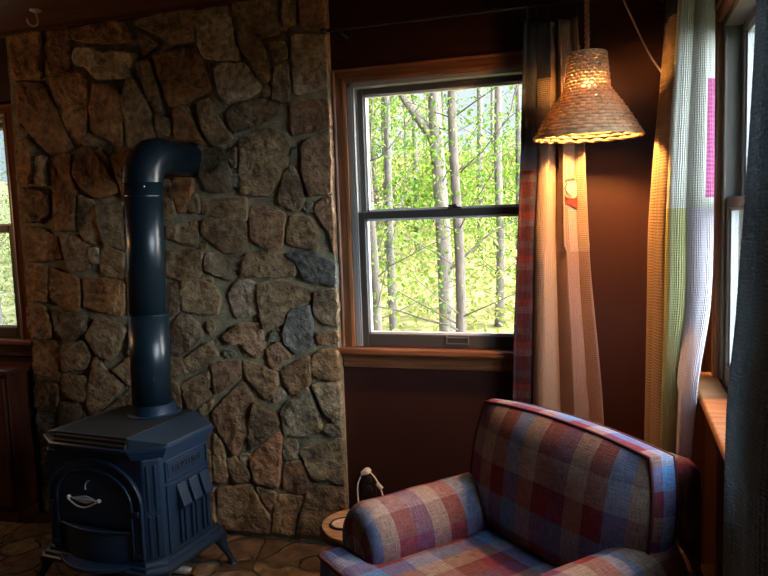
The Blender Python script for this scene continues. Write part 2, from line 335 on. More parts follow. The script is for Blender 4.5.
STONES = [('o',[-2.812,2.425,-2.635,2.425,-2.651,2.197,-2.816,2.21]),
('o',[-2.617,2.411,-2.461,2.414,-2.471,2.227,-2.623,2.213]),
('o',[-2.457,2.405,-2.176,2.409,-2.11,2.311,-2.241,2.317,-2.379,2.334,-2.465,2.361]),
('b',[-2.148,2.405,-1.783,2.42,-1.789,2.281,-1.894,2.277,-1.986,2.33]),
('r',[-2.089,2.35,-2.062,2.338,-1.983,2.284,-2.062,2.246]),
('p',[-2.451,2.279,-2.418,2.312,-2.352,2.305,-2.275,2.267,-2.259,2.283,-2.103,2.256,-2.155,2.15,-2.335,2.166,-2.381,2.23,-2.448,2.237]),
('b',[-2.097,2.209,-2.022,2.219,-1.979,1.972,-2.026,1.987]),
('o',[-2.0,2.242,-1.782,2.252,-1.727,2.06,-1.887,2.011,-1.935,2.001]),
('o',[-2.802,2.196,-2.646,2.168,-2.574,2.035,-2.503,1.864,-2.52,1.84,-2.64,1.841,-2.82,2.023]),
('o',[-2.597,2.19,-2.427,2.213,-2.386,2.171,-2.379,2.092,-2.423,1.932,-2.462,1.849,-2.49,1.869,-2.57,2.072]),
('o',[-2.344,2.143,-2.23,2.115,-2.204,2.072,-2.224,1.84,-2.385,1.942,-2.368,2.049]),
('b',[-2.19,2.071,-2.155,2.144,-2.12,2.141,-2.065,2.037,-2.028,1.881,-2.181,1.832,-2.198,1.893]),
('b',[-2.82,1.991,-2.749,1.936,-2.831,1.923]),
('o',[-2.824,1.909,-2.744,1.91,-2.742,1.778,-2.769,1.699,-2.84,1.719]),
('b',[-2.402,1.925,-2.301,1.797,-2.302,1.754,-2.444,1.879]),
('b',[-2.015,1.957,-1.959,1.953,-1.942,1.911,-1.951,1.876,-2.02,1.887]),
('o',[-1.913,1.984,-1.874,1.996,-1.783,1.853,-1.771,1.824,-1.924,1.869]),
('p',[-1.79,2.404,-1.607,2.415,-1.605,2.244,-1.574,2.225,-1.577,2.181,-1.744,2.197,-1.766,2.273]),
('b',[-1.594,2.414,-1.381,2.425,-1.372,2.263,-1.452,2.253,-1.538,2.298,-1.586,2.341]),
('b',[-1.351,2.411,-1.298,2.394,-1.303,2.293,-1.351,2.299]),
('r',[-1.274,2.401,-1.168,2.397,-1.168,2.267,-1.262,2.273]),
('p',[-1.317,2.252,-1.168,2.235,-1.168,2.027,-1.318,2.009,-1.321,2.183]),
('b',[-1.587,2.32,-1.557,2.294,-1.466,2.241,-1.445,2.162,-1.508,2.158,-1.568,2.219]),
('b',[-1.447,2.233,-1.355,2.229,-1.353,2.159,-1.408,2.153]),
('d',[-1.403,2.131,-1.345,2.136,-1.35,1.984,-1.423,1.996]),
('b',[-1.515,2.153,-1.445,2.168,-1.431,2.084,-1.463,2.065]),
('p',[-1.702,2.148,-1.661,2.167,-1.559,2.157,-1.476,2.055,-1.503,2.025,-1.646,1.997,-1.682,2.051]),
('d',[-1.649,1.958,-1.601,1.988,-1.492,2.007,-1.394,1.971,-1.383,1.937,-1.498,1.896,-1.609,1.87,-1.645,1.907]),
('r',[-1.338,1.967,-1.168,1.979,-1.168,1.865,-1.345,1.835]),
('b',[-1.797,2.009,-1.736,2.021,-1.715,1.952,-1.63,1.843,-1.724,1.815,-1.772,1.887]),
('b',[-1.594,1.832,-1.461,1.879,-1.394,1.855,-1.356,1.797,-1.377,1.704,-1.472,1.585,-1.603,1.602]),
('r',[-1.286,1.801,-1.168,1.844,-1.168,1.853,-1.168,1.588,-1.267,1.574,-1.297,1.7]),
('b',[-1.464,2.054,-1.433,2.052,-1.435,2.008,-1.466,2.01]),
('d',[-1.785,1.798,-1.698,1.805,-1.667,1.768,-1.651,1.612,-1.764,1.617,-1.805,1.695]),
('b',[-1.646,1.801,-1.613,1.799,-1.625,1.709,-1.661,1.768]),
('g',[-1.644,1.687,-1.604,1.679,-1.607,1.628,-1.643,1.629]),
('g',[-1.342,1.788,-1.311,1.783,-1.325,1.743,-1.35,1.75]),
('d',[-1.423,1.551,-1.385,1.674,-1.343,1.707,-1.314,1.648,-1.298,1.563,-1.325,1.508]),
('b',[-1.811,1.578,-1.581,1.578,-1.58,1.488,-1.607,1.475,-1.811,1.514]),
('b',[-1.8,1.484,-1.772,1.492,-1.601,1.472,-1.58,1.419,-1.609,1.338,-1.714,1.346,-1.816,1.437]),
('r',[-1.557,1.557,-1.394,1.499,-1.414,1.357,-1.441,1.341,-1.566,1.389]),
('b',[-1.357,1.492,-1.271,1.484,-1.243,1.421,-1.247,1.337,-1.388,1.38,-1.379,1.431]),
('r',[-1.251,1.511,-1.231,1.544,-1.168,1.572,-1.168,1.341,-1.168,1.325,-1.168,1.398]),
('g',[-1.293,1.541,-1.262,1.545,-1.264,1.506,-1.297,1.513]),
('b',[-1.87,1.557,-1.831,1.614,-1.819,1.555,-1.822,1.52,-1.865,1.521]),
('b',[-2.006,1.682,-1.971,1.68,-1.949,1.512,-2.014,1.49]),
('o',[-1.957,1.691,-1.841,1.673,-1.886,1.522,-1.933,1.536]),
('b',[-1.996,1.46,-1.838,1.487,-1.846,1.36,-2.0,1.418]),
('b',[-1.822,1.395,-1.8,1.383,-1.801,1.359,-1.828,1.366]),
('d',[-1.796,1.335,-1.616,1.32,-1.636,1.221,-1.676,1.209,-1.808,1.258]),
('b',[-2.005,1.333,-1.947,1.356,-1.816,1.339,-1.845,1.216,-1.902,1.204,-2.012,1.236]),
('b',[-1.583,1.337,-1.421,1.346,-1.356,1.265,-1.365,1.225,-1.622,1.232,-1.605,1.297]),
('n',[-1.403,1.328,-1.278,1.332,-1.168,1.285,-1.168,1.178,-1.309,1.213,-1.343,1.276]),
('b',[-1.837,1.234,-1.776,1.228,-1.772,1.186,-1.847,1.198]),
('b',[-1.944,1.201,-1.839,1.213,-1.772,1.183,-1.741,1.141,-1.76,1.056,-1.829,1.056,-1.939,1.073]),
('p',[-1.701,1.135,-1.65,1.2,-1.59,1.211,-1.552,1.188,-1.553,1.058,-1.66,1.045,-1.677,1.099]),
('b',[-1.539,1.194,-1.429,1.205,-1.385,1.199,-1.287,1.152,-1.295,1.118,-1.397,1.083,-1.426,1.018,-1.518,0.988,-1.532,1.082]),
('n',[-1.422,0.977,-1.385,1.071,-1.29,1.101,-1.293,0.91,-1.364,0.879,-1.424,0.936]),
('d',[-1.268,1.158,-1.168,1.164,-1.168,1.005,-1.232,1.021,-1.273,1.061]),
('b',[-1.265,0.974,-1.168,0.987,-1.168,0.936,-1.261,0.922]),
('r',[-1.733,0.954,-1.663,1.003,-1.543,1.017,-1.53,0.892,-1.559,0.856,-1.616,0.89,-1.627,0.926,-1.688,0.913]),
('g',[-1.744,0.887,-1.71,0.894,-1.671,0.865,-1.726,0.851]),
('r',[-1.517,0.893,-1.45,0.93,-1.403,0.86,-1.455,0.835,-1.489,0.81]),
('g',[-1.493,0.976,-1.434,0.989,-1.437,0.942,-1.502,0.929]),
('d',[-2.033,0.973,-1.947,1.055,-1.873,1.019,-1.843,0.952,-1.858,0.927,-1.976,0.856,-2.03,0.899]),
('b',[-1.811,1.02,-1.782,1.032,-1.779,0.984,-1.801,0.953]),
('b',[-1.957,0.832,-1.803,0.928,-1.773,0.868,-1.774,0.85,-1.91,0.784]),
('r',[-1.81,0.824,-1.659,0.841,-1.65,0.768,-1.785,0.677]),
('b',[-1.632,0.841,-1.535,0.814,-1.471,0.787,-1.467,0.739,-1.517,0.659,-1.63,0.775]),
('b',[-1.288,0.875,-1.25,0.897,-1.168,0.901,-1.168,0.78,-1.168,0.766,-1.293,0.781]),
('b',[-1.451,0.799,-1.307,0.874,-1.307,0.751,-1.399,0.694]),
('g',[-1.295,0.74,-1.168,0.76,-1.168,0.552,-1.168,0.543,-1.244,0.63]),
('p',[-1.498,0.66,-1.468,0.727,-1.424,0.693,-1.485,0.648]),
('b',[-1.979,0.712,-1.826,0.787,-1.825,0.706,-1.967,0.688]),
('b',[-1.967,0.682,-1.826,0.698,-1.807,0.67,-1.902,0.609,-1.938,0.601]),
('r',[-1.819,0.582,-1.652,0.741,-1.603,0.673,-1.62,0.537,-1.701,0.39,-1.783,0.503]),
('d',[-1.586,0.655,-1.489,0.588,-1.474,0.546,-1.624,0.42,-1.627,0.488]),
('g',[-1.46,0.625,-1.32,0.733,-1.26,0.541,-1.319,0.511,-1.448,0.499]),
('b',[-1.895,0.597,-1.807,0.657,-1.817,0.613,-1.862,0.567]),
('b',[-1.812,0.488,-1.766,0.441,-1.748,0.291,-1.764,0.258,-1.827,0.26]),
('b',[-1.753,0.373,-1.704,0.383,-1.633,0.311,-1.642,0.275,-1.716,0.263]),
('g',[-1.687,0.394,-1.636,0.397,-1.632,0.338,-1.668,0.36]),
('r',[-1.62,0.382,-1.479,0.521,-1.463,0.497,-1.487,0.257,-1.606,0.272]),
('g',[-1.449,0.474,-1.396,0.489,-1.382,0.394,-1.454,0.388]),
('g',[-1.367,0.437,-1.168,0.504,-1.168,0.38,-1.272,0.306,-1.316,0.314]),
('r',[-1.454,0.376,-1.37,0.382,-1.33,0.27,-1.371,0.23,-1.468,0.246]),
('g',[-1.264,0.324,-1.168,0.373,-1.168,0.296,-1.168,0.291]),
('g',[-1.256,0.558,-1.168,0.566,-1.168,0.518,-1.24,0.52]),
('b',[-1.801,0.224,-1.641,0.256,-1.542,0.096,-1.553,0.026,-1.814,0.03]),
('b',[-1.608,0.247,-1.509,0.222,-1.54,0.134]),
('b',[-1.509,0.212,-1.359,0.219,-1.408,0.135,-1.42,0.041,-1.532,0.035]),
('d',[-1.337,0.258,-1.168,0.284,-1.168,0.078,-1.264,0.051,-1.406,0.048]),
('b',[-2.106,0.184,-1.829,0.221,-1.828,0.029,-2.121,0.012]),
('b',[-1.988,0.439,-1.839,0.398,-1.841,0.252,-2.074,0.22]),
('b',[-2.697,1.904,-2.504,1.885,-2.515,1.849,-2.648,1.845]),
('p',[-2.721,1.824,-2.666,1.821,-2.676,1.683,-2.741,1.705]),
('o',[-2.648,1.839,-2.517,1.825,-2.52,1.719,-2.496,1.643,-2.521,1.462,-2.63,1.465,-2.628,1.649]),
('o',[-2.503,1.731,-2.446,1.851,-2.393,1.854,-2.306,1.745,-2.249,1.633,-2.363,1.607,-2.407,1.621]),
('o',[-2.824,1.683,-2.676,1.645,-2.662,1.543,-2.77,1.508,-2.829,1.516]),
('o',[-2.828,1.49,-2.717,1.468,-2.634,1.427,-2.62,1.324,-2.782,1.314,-2.838,1.321]),
('b',[-2.483,1.624,-2.402,1.59,-2.376,1.377,-2.478,1.423,-2.503,1.493]),
('b',[-2.381,1.57,-2.238,1.589,-2.243,1.362,-2.352,1.389,-2.38,1.502]),
('b',[-2.607,1.433,-2.516,1.437,-2.445,1.366,-2.462,1.265,-2.563,1.266]),
('p',[-2.437,1.372,-2.387,1.365,-2.398,1.296,-2.447,1.309]),
('b',[-2.378,1.352,-2.338,1.376,-2.245,1.337,-2.255,1.213,-2.387,1.251]),
('o',[-2.824,1.301,-2.696,1.28,-2.725,1.111,-2.835,1.117]),
('o',[-2.68,1.28,-2.521,1.214,-2.525,1.085,-2.551,1.059,-2.696,1.124]),
('o',[-2.489,1.227,-2.263,1.203,-2.28,1.043,-2.499,1.086]),
('b',[-2.203,1.57,-2.03,1.575,-2.033,1.358,-2.221,1.349]),
('o',[-2.278,1.804,-2.196,1.824,-2.014,1.789,-2.014,1.598,-2.215,1.601]),
('b',[-2.23,1.331,-2.02,1.333,-2.041,1.063,-2.254,1.049]),
('o',[-2.839,1.08,-2.756,1.087,-2.716,1.002,-2.723,0.929,-2.822,0.921,-2.845,0.98]),
('d',[-2.709,1.074,-2.506,1.037,-2.481,0.979,-2.597,0.912,-2.68,0.956]),
('b',[-2.5,0.94,-2.414,1.032,-2.259,0.982,-2.356,0.827,-2.431,0.844]),
('o',[-2.824,0.901,-2.677,0.91,-2.693,0.711,-2.837,0.698]),
('b',[-2.648,0.878,-2.526,0.913,-2.485,0.843,-2.514,0.783,-2.659,0.758]),
('b',[-2.669,0.738,-2.519,0.73,-2.517,0.671,-2.546,0.604,-2.671,0.638]),
('b',[-2.462,0.837,-2.378,0.748,-2.306,0.699,-2.49,0.533,-2.524,0.591,-2.498,0.698]),
('b',[-2.352,0.775,-2.257,0.836,-2.102,0.828,-2.098,0.689,-2.267,0.707]),
('o',[-2.838,0.685,-2.698,0.69,-2.719,0.568,-2.843,0.562]),
('b',[-2.7,0.596,-2.595,0.595,-2.537,0.538,-2.556,0.503,-2.597,0.4,-2.711,0.393]),
('d',[-2.837,0.542,-2.729,0.548,-2.736,0.391,-2.844,0.384]),
('b',[-2.424,0.57,-2.27,0.681,-2.115,0.662,-2.142,0.507,-2.432,0.477]),
('d',[-2.024,1.19,-1.945,1.201,-1.954,1.079,-2.029,1.029]),
('b',[-2.233,1.027,-2.044,1.017,-2.057,0.854,-2.248,0.849]),
('b',[-2.028,0.849,-1.972,0.844,-1.934,0.77,-2.035,0.754]),
('b',[-2.051,0.735,-1.995,0.718,-1.982,0.605,-2.062,0.588]),
('o',[-2.839,0.356,-2.617,0.364,-2.642,0.178,-2.845,0.168]),
('b',[-2.845,0.146,-2.636,0.158,-2.657,0.026,-2.845,0.012]),
('b',[-2.592,0.453,-2.28,0.459,-2.296,0.274,-2.603,0.25]),
('b',[-2.613,0.229,-2.297,0.254,-2.314,0.059,-2.624,0.029]),
('b',[-2.261,0.421,-2.001,0.438,-2.013,0.27,-2.275,0.249]),
('b',[-2.277,0.229,-2.015,0.25,-2.027,0.087,-2.29,0.061]),
('b',[-2.517,0.498,-2.273,0.551,-2.279,0.479,-2.527,0.471])]

def chimney():
    rnd = random.Random(3)
    keys = list(SM); V = []; F = []; MI = []; T = []
    def put(vs, fs, mi, t):
        o = len(V); V.extend(vs); F.extend([[i + o for i in f] for f in fs]); MI.extend([mi] * len(fs)); T.extend([t] * len(fs))
    # mortar bed: a wavy face, with solid sides
    nx, nz = 84, 120; x0, x1 = -2.856, -1.171
    vs = []; fs = []
    for j in range(nz + 1):
        for i in range(nx + 1):
            x = lerp(x0, x1, i / nx); z = lerp(0, ZC, j / nz)
            vs.append((x, SY + .016 + .005 * noise.noise((x * 9, z * 9, 0)), z))
    w = nx + 1
    for j in range(nz):
        for i in range(nx): fs.append((j * w + i, j * w + i + 1, (j + 1) * w + i + 1, (j + 1) * w + i))
    n0 = len(vs); vs += [(x0, WY, 0), (x1, WY, 0), (x1, WY, ZC), (x0, WY, ZC)]
    fs += [[j * w for j in range(nz, -1, -1)] + [n0, n0 + 3], [j * w + nx for j in range(nz + 1)] + [n0 + 2, n0 + 1]]
    put(vs, fs, len(keys), 1.)
    for cls, flat in STONES:
        P = [Vector((flat[i], flat[i + 1])) for i in range(0, len(flat), 2)]
        area = sum(P[i].x * P[(i + 1) % len(P)].y - P[(i + 1) % len(P)].x * P[i].y for i in range(len(P))) / 2
        if area < 0: P.reverse()
        cen = sum(P, Vector((0, 0))) / len(P)
        # resample the outline, knock the corners, roughen
        ring = []
        for i in range(len(P)):
            p, q = P[i], P[(i + 1) % len(P)]; n = max(2, int((q - p).length / .016))
            for k in range(n): ring.append(p.lerp(q, k / n))
        n = len(ring)
        for _ in range(1): ring = [ring[i] * .5 + (ring[i - 1] + ring[(i + 1) % n]) * .25 for i in range(n)]
        sd = rnd.uniform(0, 99)
        ring = [p + (p - cen).normalized() * (.007 * noise.noise((p.x * 28, p.y * 28, sd)) + .0065) for p in ring]
        size = math.sqrt(abs(area)); th = rnd.uniform(.0, .013) * min(1, size / .12)
        gx, gz = rnd.uniform(-.07, .07), rnd.uniform(-.07, .07)
        rough = {'d': .012, 'o': .009}.get(cls, .006)
        def Y(p, k):
            h = (p.x - cen.x) * gx + (p.y - cen.y) * gz + rough * noise.noise((p.x * 11, p.y * 11, sd)) + rough * .6 * noise.noise((p.x * 30, p.y * 30, sd))
            st = .006 * math.floor(2.2 * noise.noise((p.x * 6 + sd, p.y * 6, 3)))   # flaked layers
            return SY - th - h * 1. - st * .6 + (1 - k)
        vs = []; fs = []
        for sc, dep in ((1.0, .034), (1.0, .007), (.985, .0015), (.95, 0), (.8, 0), (.62, 0), (.42, 0), (.2, 0)):
            for p in ring:
                q = cen + (p - cen) * sc
                y = SY + dep if dep > .02 else Y(q, 1) + dep
                vs.append((q.x, min(y, SY + .034), q.y))
        R_ = 8
        for r in range(R_ - 1):
            for k in range(n): fs.append((r * n + k, r * n + (k + 1) % n, (r + 1) * n + (k + 1) % n, (r + 1) * n + k))
        vs.append((cen.x, Y(cen, 1), cen.y)); c0 = len(vs) - 1
        for k in range(n): fs.append(((R_ - 1) * n + k, (R_ - 1) * n + (k + 1) % n, c0))
        put(vs, fs, keys.index(cls), rnd.uniform(.72, 1.28))
    me = bpy.data.meshes.new('wall_chimney'); me.from_pydata(V, [], F)
    for k in keys: me.materials.append(SM[k])
    me.materials.append(M_mortar)
    at = me.attributes.new('tint', 'FLOAT', 'FACE'); at.data.foreach_set('value', T)
    me.polygons.foreach_set('material_index', MI)
    bm = bmesh.new(); bm.from_mesh(me); bmesh.ops.recalc_face_normals(bm, faces=bm.faces); bm.to_mesh(me); bm.free()
    me.polygons.foreach_set('use_smooth', [True] * len(me.polygons)); me.set_sharp_from_angle(angle=math.radians(50))
    o = bpy.data.objects.new('wall_chimney', me); C.objects.link(o); tag(o, kind='structure')
chimney()
# grey board closing the chimney's side against the window casing, wood strip under the ceiling
b = MB(); b.box(-2.93, -1.168, SY - .012, SY + .03, ZC - .018, ZC); tag(b.build('trim_1', M_ceil), kind='structure')

# ------------------------------------------------------------------ double-hung windows
M_lift = mat('lift_handle_metal', (.10, .095, .085), .4, .5)
def window(name, label, origin, rz, stool=.055, sash=None, glass=None, tm=None, H=HW):
    """local frame: x along the wall (to the right seen from inside), y outwards, z up; origin on the wall face"""
    w = thing(name, None, None, origin, rz, kind='structure')
    z0, z1 = -.567, .568; sash = sash or M_sash; glass = glass or M_glass
    cw = .058; tv, th = tm or (M_trimv, M_trim)
    b = MB()
    prof = [(0, 0), (0, -.016), (.012, -.02), (.03, -.014), (.046, -.012), (.052, -.018), (cw, -.018), (cw, 0)]   # moulded casing section: (outward from opening, y)
    for sx in (-1, 1):
        rings = [[(sx * (H + u), y, zz + (u if zz > 0 else 0)) for u, y in prof] for zz in (z0 + .001, z1)]
        b.loft(rings, 0)
    b.loft([[(sx * (H + u), y, z1 + u) for u, y in prof] for sx in (-1, 1)], 1)
    b.build('window_casing', [tv, th], w, smooth=30)
    b = MB(); b.box(-H - cw - .04, H + cw + .04, -stool, .0, z0 - .028, z0); b.box(-H, H, .0, .12, z0 - .028, z0)
    b.build('window_stool', M_trimy if stool > .07 else th, w, bevel=.008, seg=3)
    b = MB()
    ap = [(-.0, z0 - .028), (-.022, z0 - .028), (-.022, z0 - .04), (-.014, z0 - .05), (-.014, z0 - .075), (-.008, z0 - .09), (0, z0 - .09)]
    b.loft([[(x, y, z) for y, z in ap] for x in (-H - cw, H + cw)]); b.build('window_apron', th, w, smooth=30)
    b = MB()
    for sx in (-1, 1):
        x0, x1 = sorted((sx * H, sx * (H - .022))); b.box(x0, x1, .0, .16, z0, z1)
        x0, x1 = sorted((sx * (H - .022), sx * (H - .03))); b.box(x0, x1, .002, .010, z0, z1); b.box(x0, x1, .048, .052, z0, z1)
    b.box(-H, H, 0, .16, z1 - .02, z1); b.box(-H, H, .12, .17, z0 - .03, z0 + .01)
    b.build('window_jamb', M_jambr if stool > .07 else M_jamb, w, bevel=.002, seg=1)
    G = H - .024; zm = .012
    def make_sash(nm, y0, y1, a, c, st, top, bot):
        s = MB(); s.box(-G, -G + st, y0, y1, a, c); s.box(G - st, G, y0, y1, a, c)
        s.box(-G + st, G - st, y0, y1, a, a + bot); s.box(-G + st, G - st, y0, y1, c - top, c)
        o = s.build(nm, sash, w, bevel=.004, seg=2)
        s = MB(); yb = y0 + .010
        for q in ((-G + st, -G + st + .009, a + bot, c - top), (G - st - .009, G - st, a + bot, c - top),
                  (-G + st, G - st, a + bot, a + bot + .009), (-G + st, G - st, c - top - .009, c - top)):
            s.box(q[0], q[1], yb, yb + .02, q[2], q[3])
        s.build('glazing_bead', M_bead, o)
        s = MB(); s.box(-G + st, G - st, y0 + .020, y0 + .023, a + bot, c - top); s.build('pane', glass, o)
        return o
    up = make_sash('upper_sash', .052, .09, zm - .02, z1 - .02, .030, .026, .03)
    lo = make_sash('lower_sash', .012, .046, z0, zm + .01, .034, .032, .055)
    s = MB(); s.box(-.03, .03, .014, .044, zm + .01, zm + .017); s.lathe([(.012, 0), (.014, .006), (.008, .012)], 14, (0, .03, zm + .017)); s.box(-.028, .006, .022, .032, zm + .018, zm + .026)
    s.build('sash_lock', M_black, lo, bevel=.002)
    s = MB()
    for q in ((-.05, .05, -.507 - .018, -.507 - .012), (-.05, -.044, -.547, -.512), (.044, .05, -.547, -.512), (-.05, .05, -.55, -.545)): s.box(q[0], q[1], .004, .012, q[2], q[3])
    s.build('lift_handle', M_lift, lo, bevel=.002)
    return w
window('window_1', None, (WIN_B, WY, EYE), 0)
window('window_2', None, (WIN_L, WY, EYE), 0, glass=M_glass_hazy)
window('window_3', None, (WX, WIN_R, EYE), -PI / 2, .082, M_sashr, M_glass_dimmed, None, HWR)
# ------------------------------------------------------------------ wood stove and its pipe
M_enam = mat('blue_black_enamel', (.007, .020, .044), .40, .5, bump=.12, bscale=160)
M_gr = mat('griddle_iron', (.010, .010, .011), .6, .4, var=.5, vscale=9, bump=.2, bscale=120)
M_top = mat('stove_top_iron', (.013, .023, .038), .42, .5, var=.3, vscale=9, bump=.15, bscale=120)
M_pipe = mat('pipe_paint', (.006, .014, .021), .31, .5, bump=.05, bscale=60)
M_nickel = mat('nickel', (.62, .64, .66), .3, .5, metal=.45)
M_mesh = mat('pressed_mesh', (.02, .03, .04), .5, .5)
ST = thing('wood_stove', 'dark blue black cast iron wood stove on splayed legs in front of the stone chimney', 'stove', (-1.952, 2.46, 0), math.radians(-4.6))
ST.scale = (1.025, 1.05, 1)
def octo(hw, y0, y1, c): return [(-hw + c, y0), (hw - c, y0), (hw, y0 + c), (hw, y1 - c), (hw - c, y1), (-hw + c, y1), (-hw, y1 - c), (-hw, y0 + c)]
def ring(hw, y0, y1, c, z): return [(x, y, z) for x, y in octo(hw, y0, y1, c)]
# firebox with chamfered corners
b = MB(); b.loft([ring(.28, -.195, .18, .045, .175), ring(.28, -.195, .18, .045, .585)]); b.build('firebox', M_enam, ST, bevel=.006)
# base with stepped moulding
b = MB(); b.loft([ring(h + .012, -.2 - (h - .27), .19 + (h - .27), .055, z) for h, z in
      ((.285, .128), (.302, .134), (.306, .150), (.298, .155), (.294, .166), (.284, .170), (.28, .182), (.27, .186))])
b.build('base_moulding', M_enam, ST, smooth=25, bevel=.0)
# bowed hearth lip in front
b = MB(); pts = [(-.2, -.21)] + [(lerp(-.2, .2, i / 16), -.21 - .085 * math.sin(PI * i / 16)) for i in range(1, 16)] + [(.2, -.21)]
b.prism(pts + [(.2, -.19), (-.2, -.19)], .15, .168); b.build('hearth_lip', M_enam, ST, bevel=.004)
# top: stepped moulding, two sloping side panels, flat griddle in the middle
def top_ring(g, z):
    return [(x, y, z) for x, y in ((-.19, -.198 - g), (.19, -.198 - g), (.288 + g, -.135 - g * .4), (.288 + g, .14 + g * .4), (.20, .185 + g), (-.20, .185 + g), (-.288 - g, .14 + g * .4), (-.288 - g, -.135 - g * .4))]
b = MB(); b.loft([top_ring(g, z) for g, z in ((-.012, .575), (.0, .581), (.0, .592), (.010, .596), (.010, .606), (.020, .611), (.021, .622), (.014, .627))])
b.build('top_moulding', M_enam, ST, smooth=25)
b = MB(); b.loft([[(x, y, z) for x, y in ((-.178, -.200 - g), (.178, -.200 - g), (.178, .195), (-.178, .195))] for g, z in ((.012, .624), (.012, .638), (.006, .642), (.006, .655), (.0, .659), (.0, .668))])
b.build('griddle_plate', M_gr, ST, bevel=.003)
for s in (-1, 1):
    b = MB()
    P = [(.1785, -.200), (.182, -.202), (.302, -.128), (.302, .145), (.205, .194), (.1785, .195)]
    zt = lambda x: .668 - (x - .178) / .124 * .034
    b.add([(s * x, y, .624) for x, y in P] + [(s * x, y, zt(x)) for x, y in P],
          [list(range(6))[::-1], list(range(6, 12))] + [(i, (i + 1) % 6, 6 + (i + 1) % 6, 6 + i) for i in range(6)])
    b.build('sloping_top_panel', M_top, ST, bevel=.004)
# pipe collar on the top
PX, PY = .035, .118
b = MB(); b.lathe([(.105, .666), (.108, .672), (.10, .678), (.09, .675), (.086, .70), (.086, .715)], 40, (PX, PY, 0)); b.build('flue_collar', M_enam, ST, smooth=40)
# side panels: name plate and hooded flutes
def side_panel(s):
    b = MB(); X = .28
    def fr(y0, y1, z0, z1, t, d):
        for q in ((y0, y1, z0, z0 + t), (y0, y1, z1 - t, z1), (y0, y0 + t, z0, z1), (y1 - t, y1, z0, z1)):
            x0, x1 = sorted((s * (X - .004), s * (X + d))); b.box(x0, x1, *q)
    fr(-.125, .125, .475, .56, .008, .006); fr(-.125, .125, .19, .462, .008, .006)
    x0, x1 = sorted((s * X, s * (X + .003))); b.box(x0, x1, -.11, .11, .488, .547)
    o = b.build('side_panel', M_enam, ST, bevel=.003)
    for k in range(3):
        yc = -.042 + k * .068
        h = MB()
        h.prism([(s * X, .445), (s * (X + .006), .445), (s * (X + .034), .362), (s * (X + .028), .352), (s * X, .352)], yc - .025, yc + .025, axis=1)
        h.build('hood', M_enam, o, bevel=.002)
        h = MB()
        for q in (-.020, .005):
            x0, x1 = sorted((s * X, s * (X + .012))); h.box(x0, x1, yc + q, yc + q + .015, .205, .353)
        h.build('flute', M_enam, o, bevel=.003)
    return o
SPN = side_panel(1); side_panel(-1)
cu = bpy.data.curves.new('t', 'FONT'); cu.body = 'NEPTUNE'; cu.size = .036; cu.extrude = .0015; cu.align_x = 'CENTER'; cu.align_y = 'CENTER'; cu.space_character = 1.15
to = bpy.data.objects.new('t', cu); C.objects.link(to); dg = bpy.context.evaluated_depsgraph_get(); dg.update()
tm_ = bpy.data.meshes.new_from_object(to.evaluated_get(dg)); bpy.data.objects.remove(to)
tm_.transform(Matrix.Translation((.2845, 0, .518)) @ Matrix.Rotation(PI / 2, 4, 'Z') @ Matrix.Rotation(PI / 2, 4, 'X'))
tm_.materials.clear(); tm_.materials.append(M_black); no = bpy.data.objects.new('raised_lettering', tm_); C.objects.link(no); no.parent = SPN
# chamfer panels with two tall slots each
for s in (-1, 1):
    b = MB(); cx, cy = s * (.28 - .0225), -.195 + .0225; d = .7071
    for off in (-.014, .014):
        for z0, z1 in ((.20, .36), (.385, .56)):
            # slim raised rib, set square to the chamfer
            n = (s * d, -d); t = (d, s * d); w_ = .005
            q = [(cx + t[0] * (off + e) + n[0] * h, cy + t[1] * (off + e) + n[1] * h) for e, h in ((-w_, -.002), (w_, -.002), (w_, .006), (-w_, .006))]
            b.prism(q, z0, z1)
    b.build('corner_ribs', M_enam, ST, bevel=.002)
# arched door surround, pilasters, doors
FYs = -.195
def arch(hw, zs, z0, rise, n=20):
    return [(-hw, z0)] + [(-hw * math.cos(PI * i / n), zs + rise * math.sin(PI * i / n)) for i in range(n + 1)] + [(hw, z0)]
def arch_band(b, o, i, y0, y1):
    n = len(o)
    vs = [(x, y0, z) for x, z in o] + [(x, y0, z) for x, z in i] + [(x, y1, z) for x, z in o] + [(x, y1, z) for x, z in i]
    fs = []
    for k in range(n - 1): fs += [(k, k + 1, n + k + 1, n + k), (k, 2 * n + k, 2 * n + k + 1, k + 1), (n + k, n + k + 1, 3 * n + k + 1, 3 * n + k)]
    fs += [(0, n, 3 * n, 2 * n), (n - 1, 3 * n - 1, 4 * n - 1, 2 * n - 1)]
    b.add(vs, fs)
b = MB(); arch_band(b, arch(.232, .405, .19, .172), arch(.220, .405, .19, .160), FYs - .014, FYs)
arch_band(b, arch(.190, .405, .19, .130), arch(.180, .405, .19, .120), FYs - .018, FYs); b.build('door_arch', M_enam, ST, bevel=.003)
b = MB(); arch_band(b, arch(.220, .407, .385, .159), arch(.190, .407, .385, .131), FYs - .007, FYs)
o = b.build('mesh_band', M_mesh, ST)
mm_ = M_mesh.node_tree; ck = mm_.nodes.new('ShaderNodeTexVoronoi'); ck.inputs['Scale'].default_value = 130
tcm = mm_.nodes.new('ShaderNodeTexCoord'); mm_.links.new(tcm.outputs['Object'], ck.inputs['Vector'])
bmp = mm_.nodes.new('ShaderNodeBump'); bmp.inputs['Distance'].default_value = .004; mm_.links.new(ck.outputs['Distance'], bmp.inputs['Height']); mm_.links.new(bmp.outputs[0], mm_.nodes['Principled BSDF'].inputs['Normal'])
for s in (-1, 1):
    b = MB()
    for q in (-.009, 0, .009): b.tube([(s * .205 + q, FYs - .008, .215), (s * .205 + q, FYs - .008, .365)], .0045, 8)
    b.box(s * .205 - .016, s * .205 + .016, FYs - .02, FYs, .365, .385); b.box(s * .205 - .014, s * .205 + .014, FYs - .017, FYs, .2, .217)
    b.build('pilaster', M_enam, ST, bevel=.002)
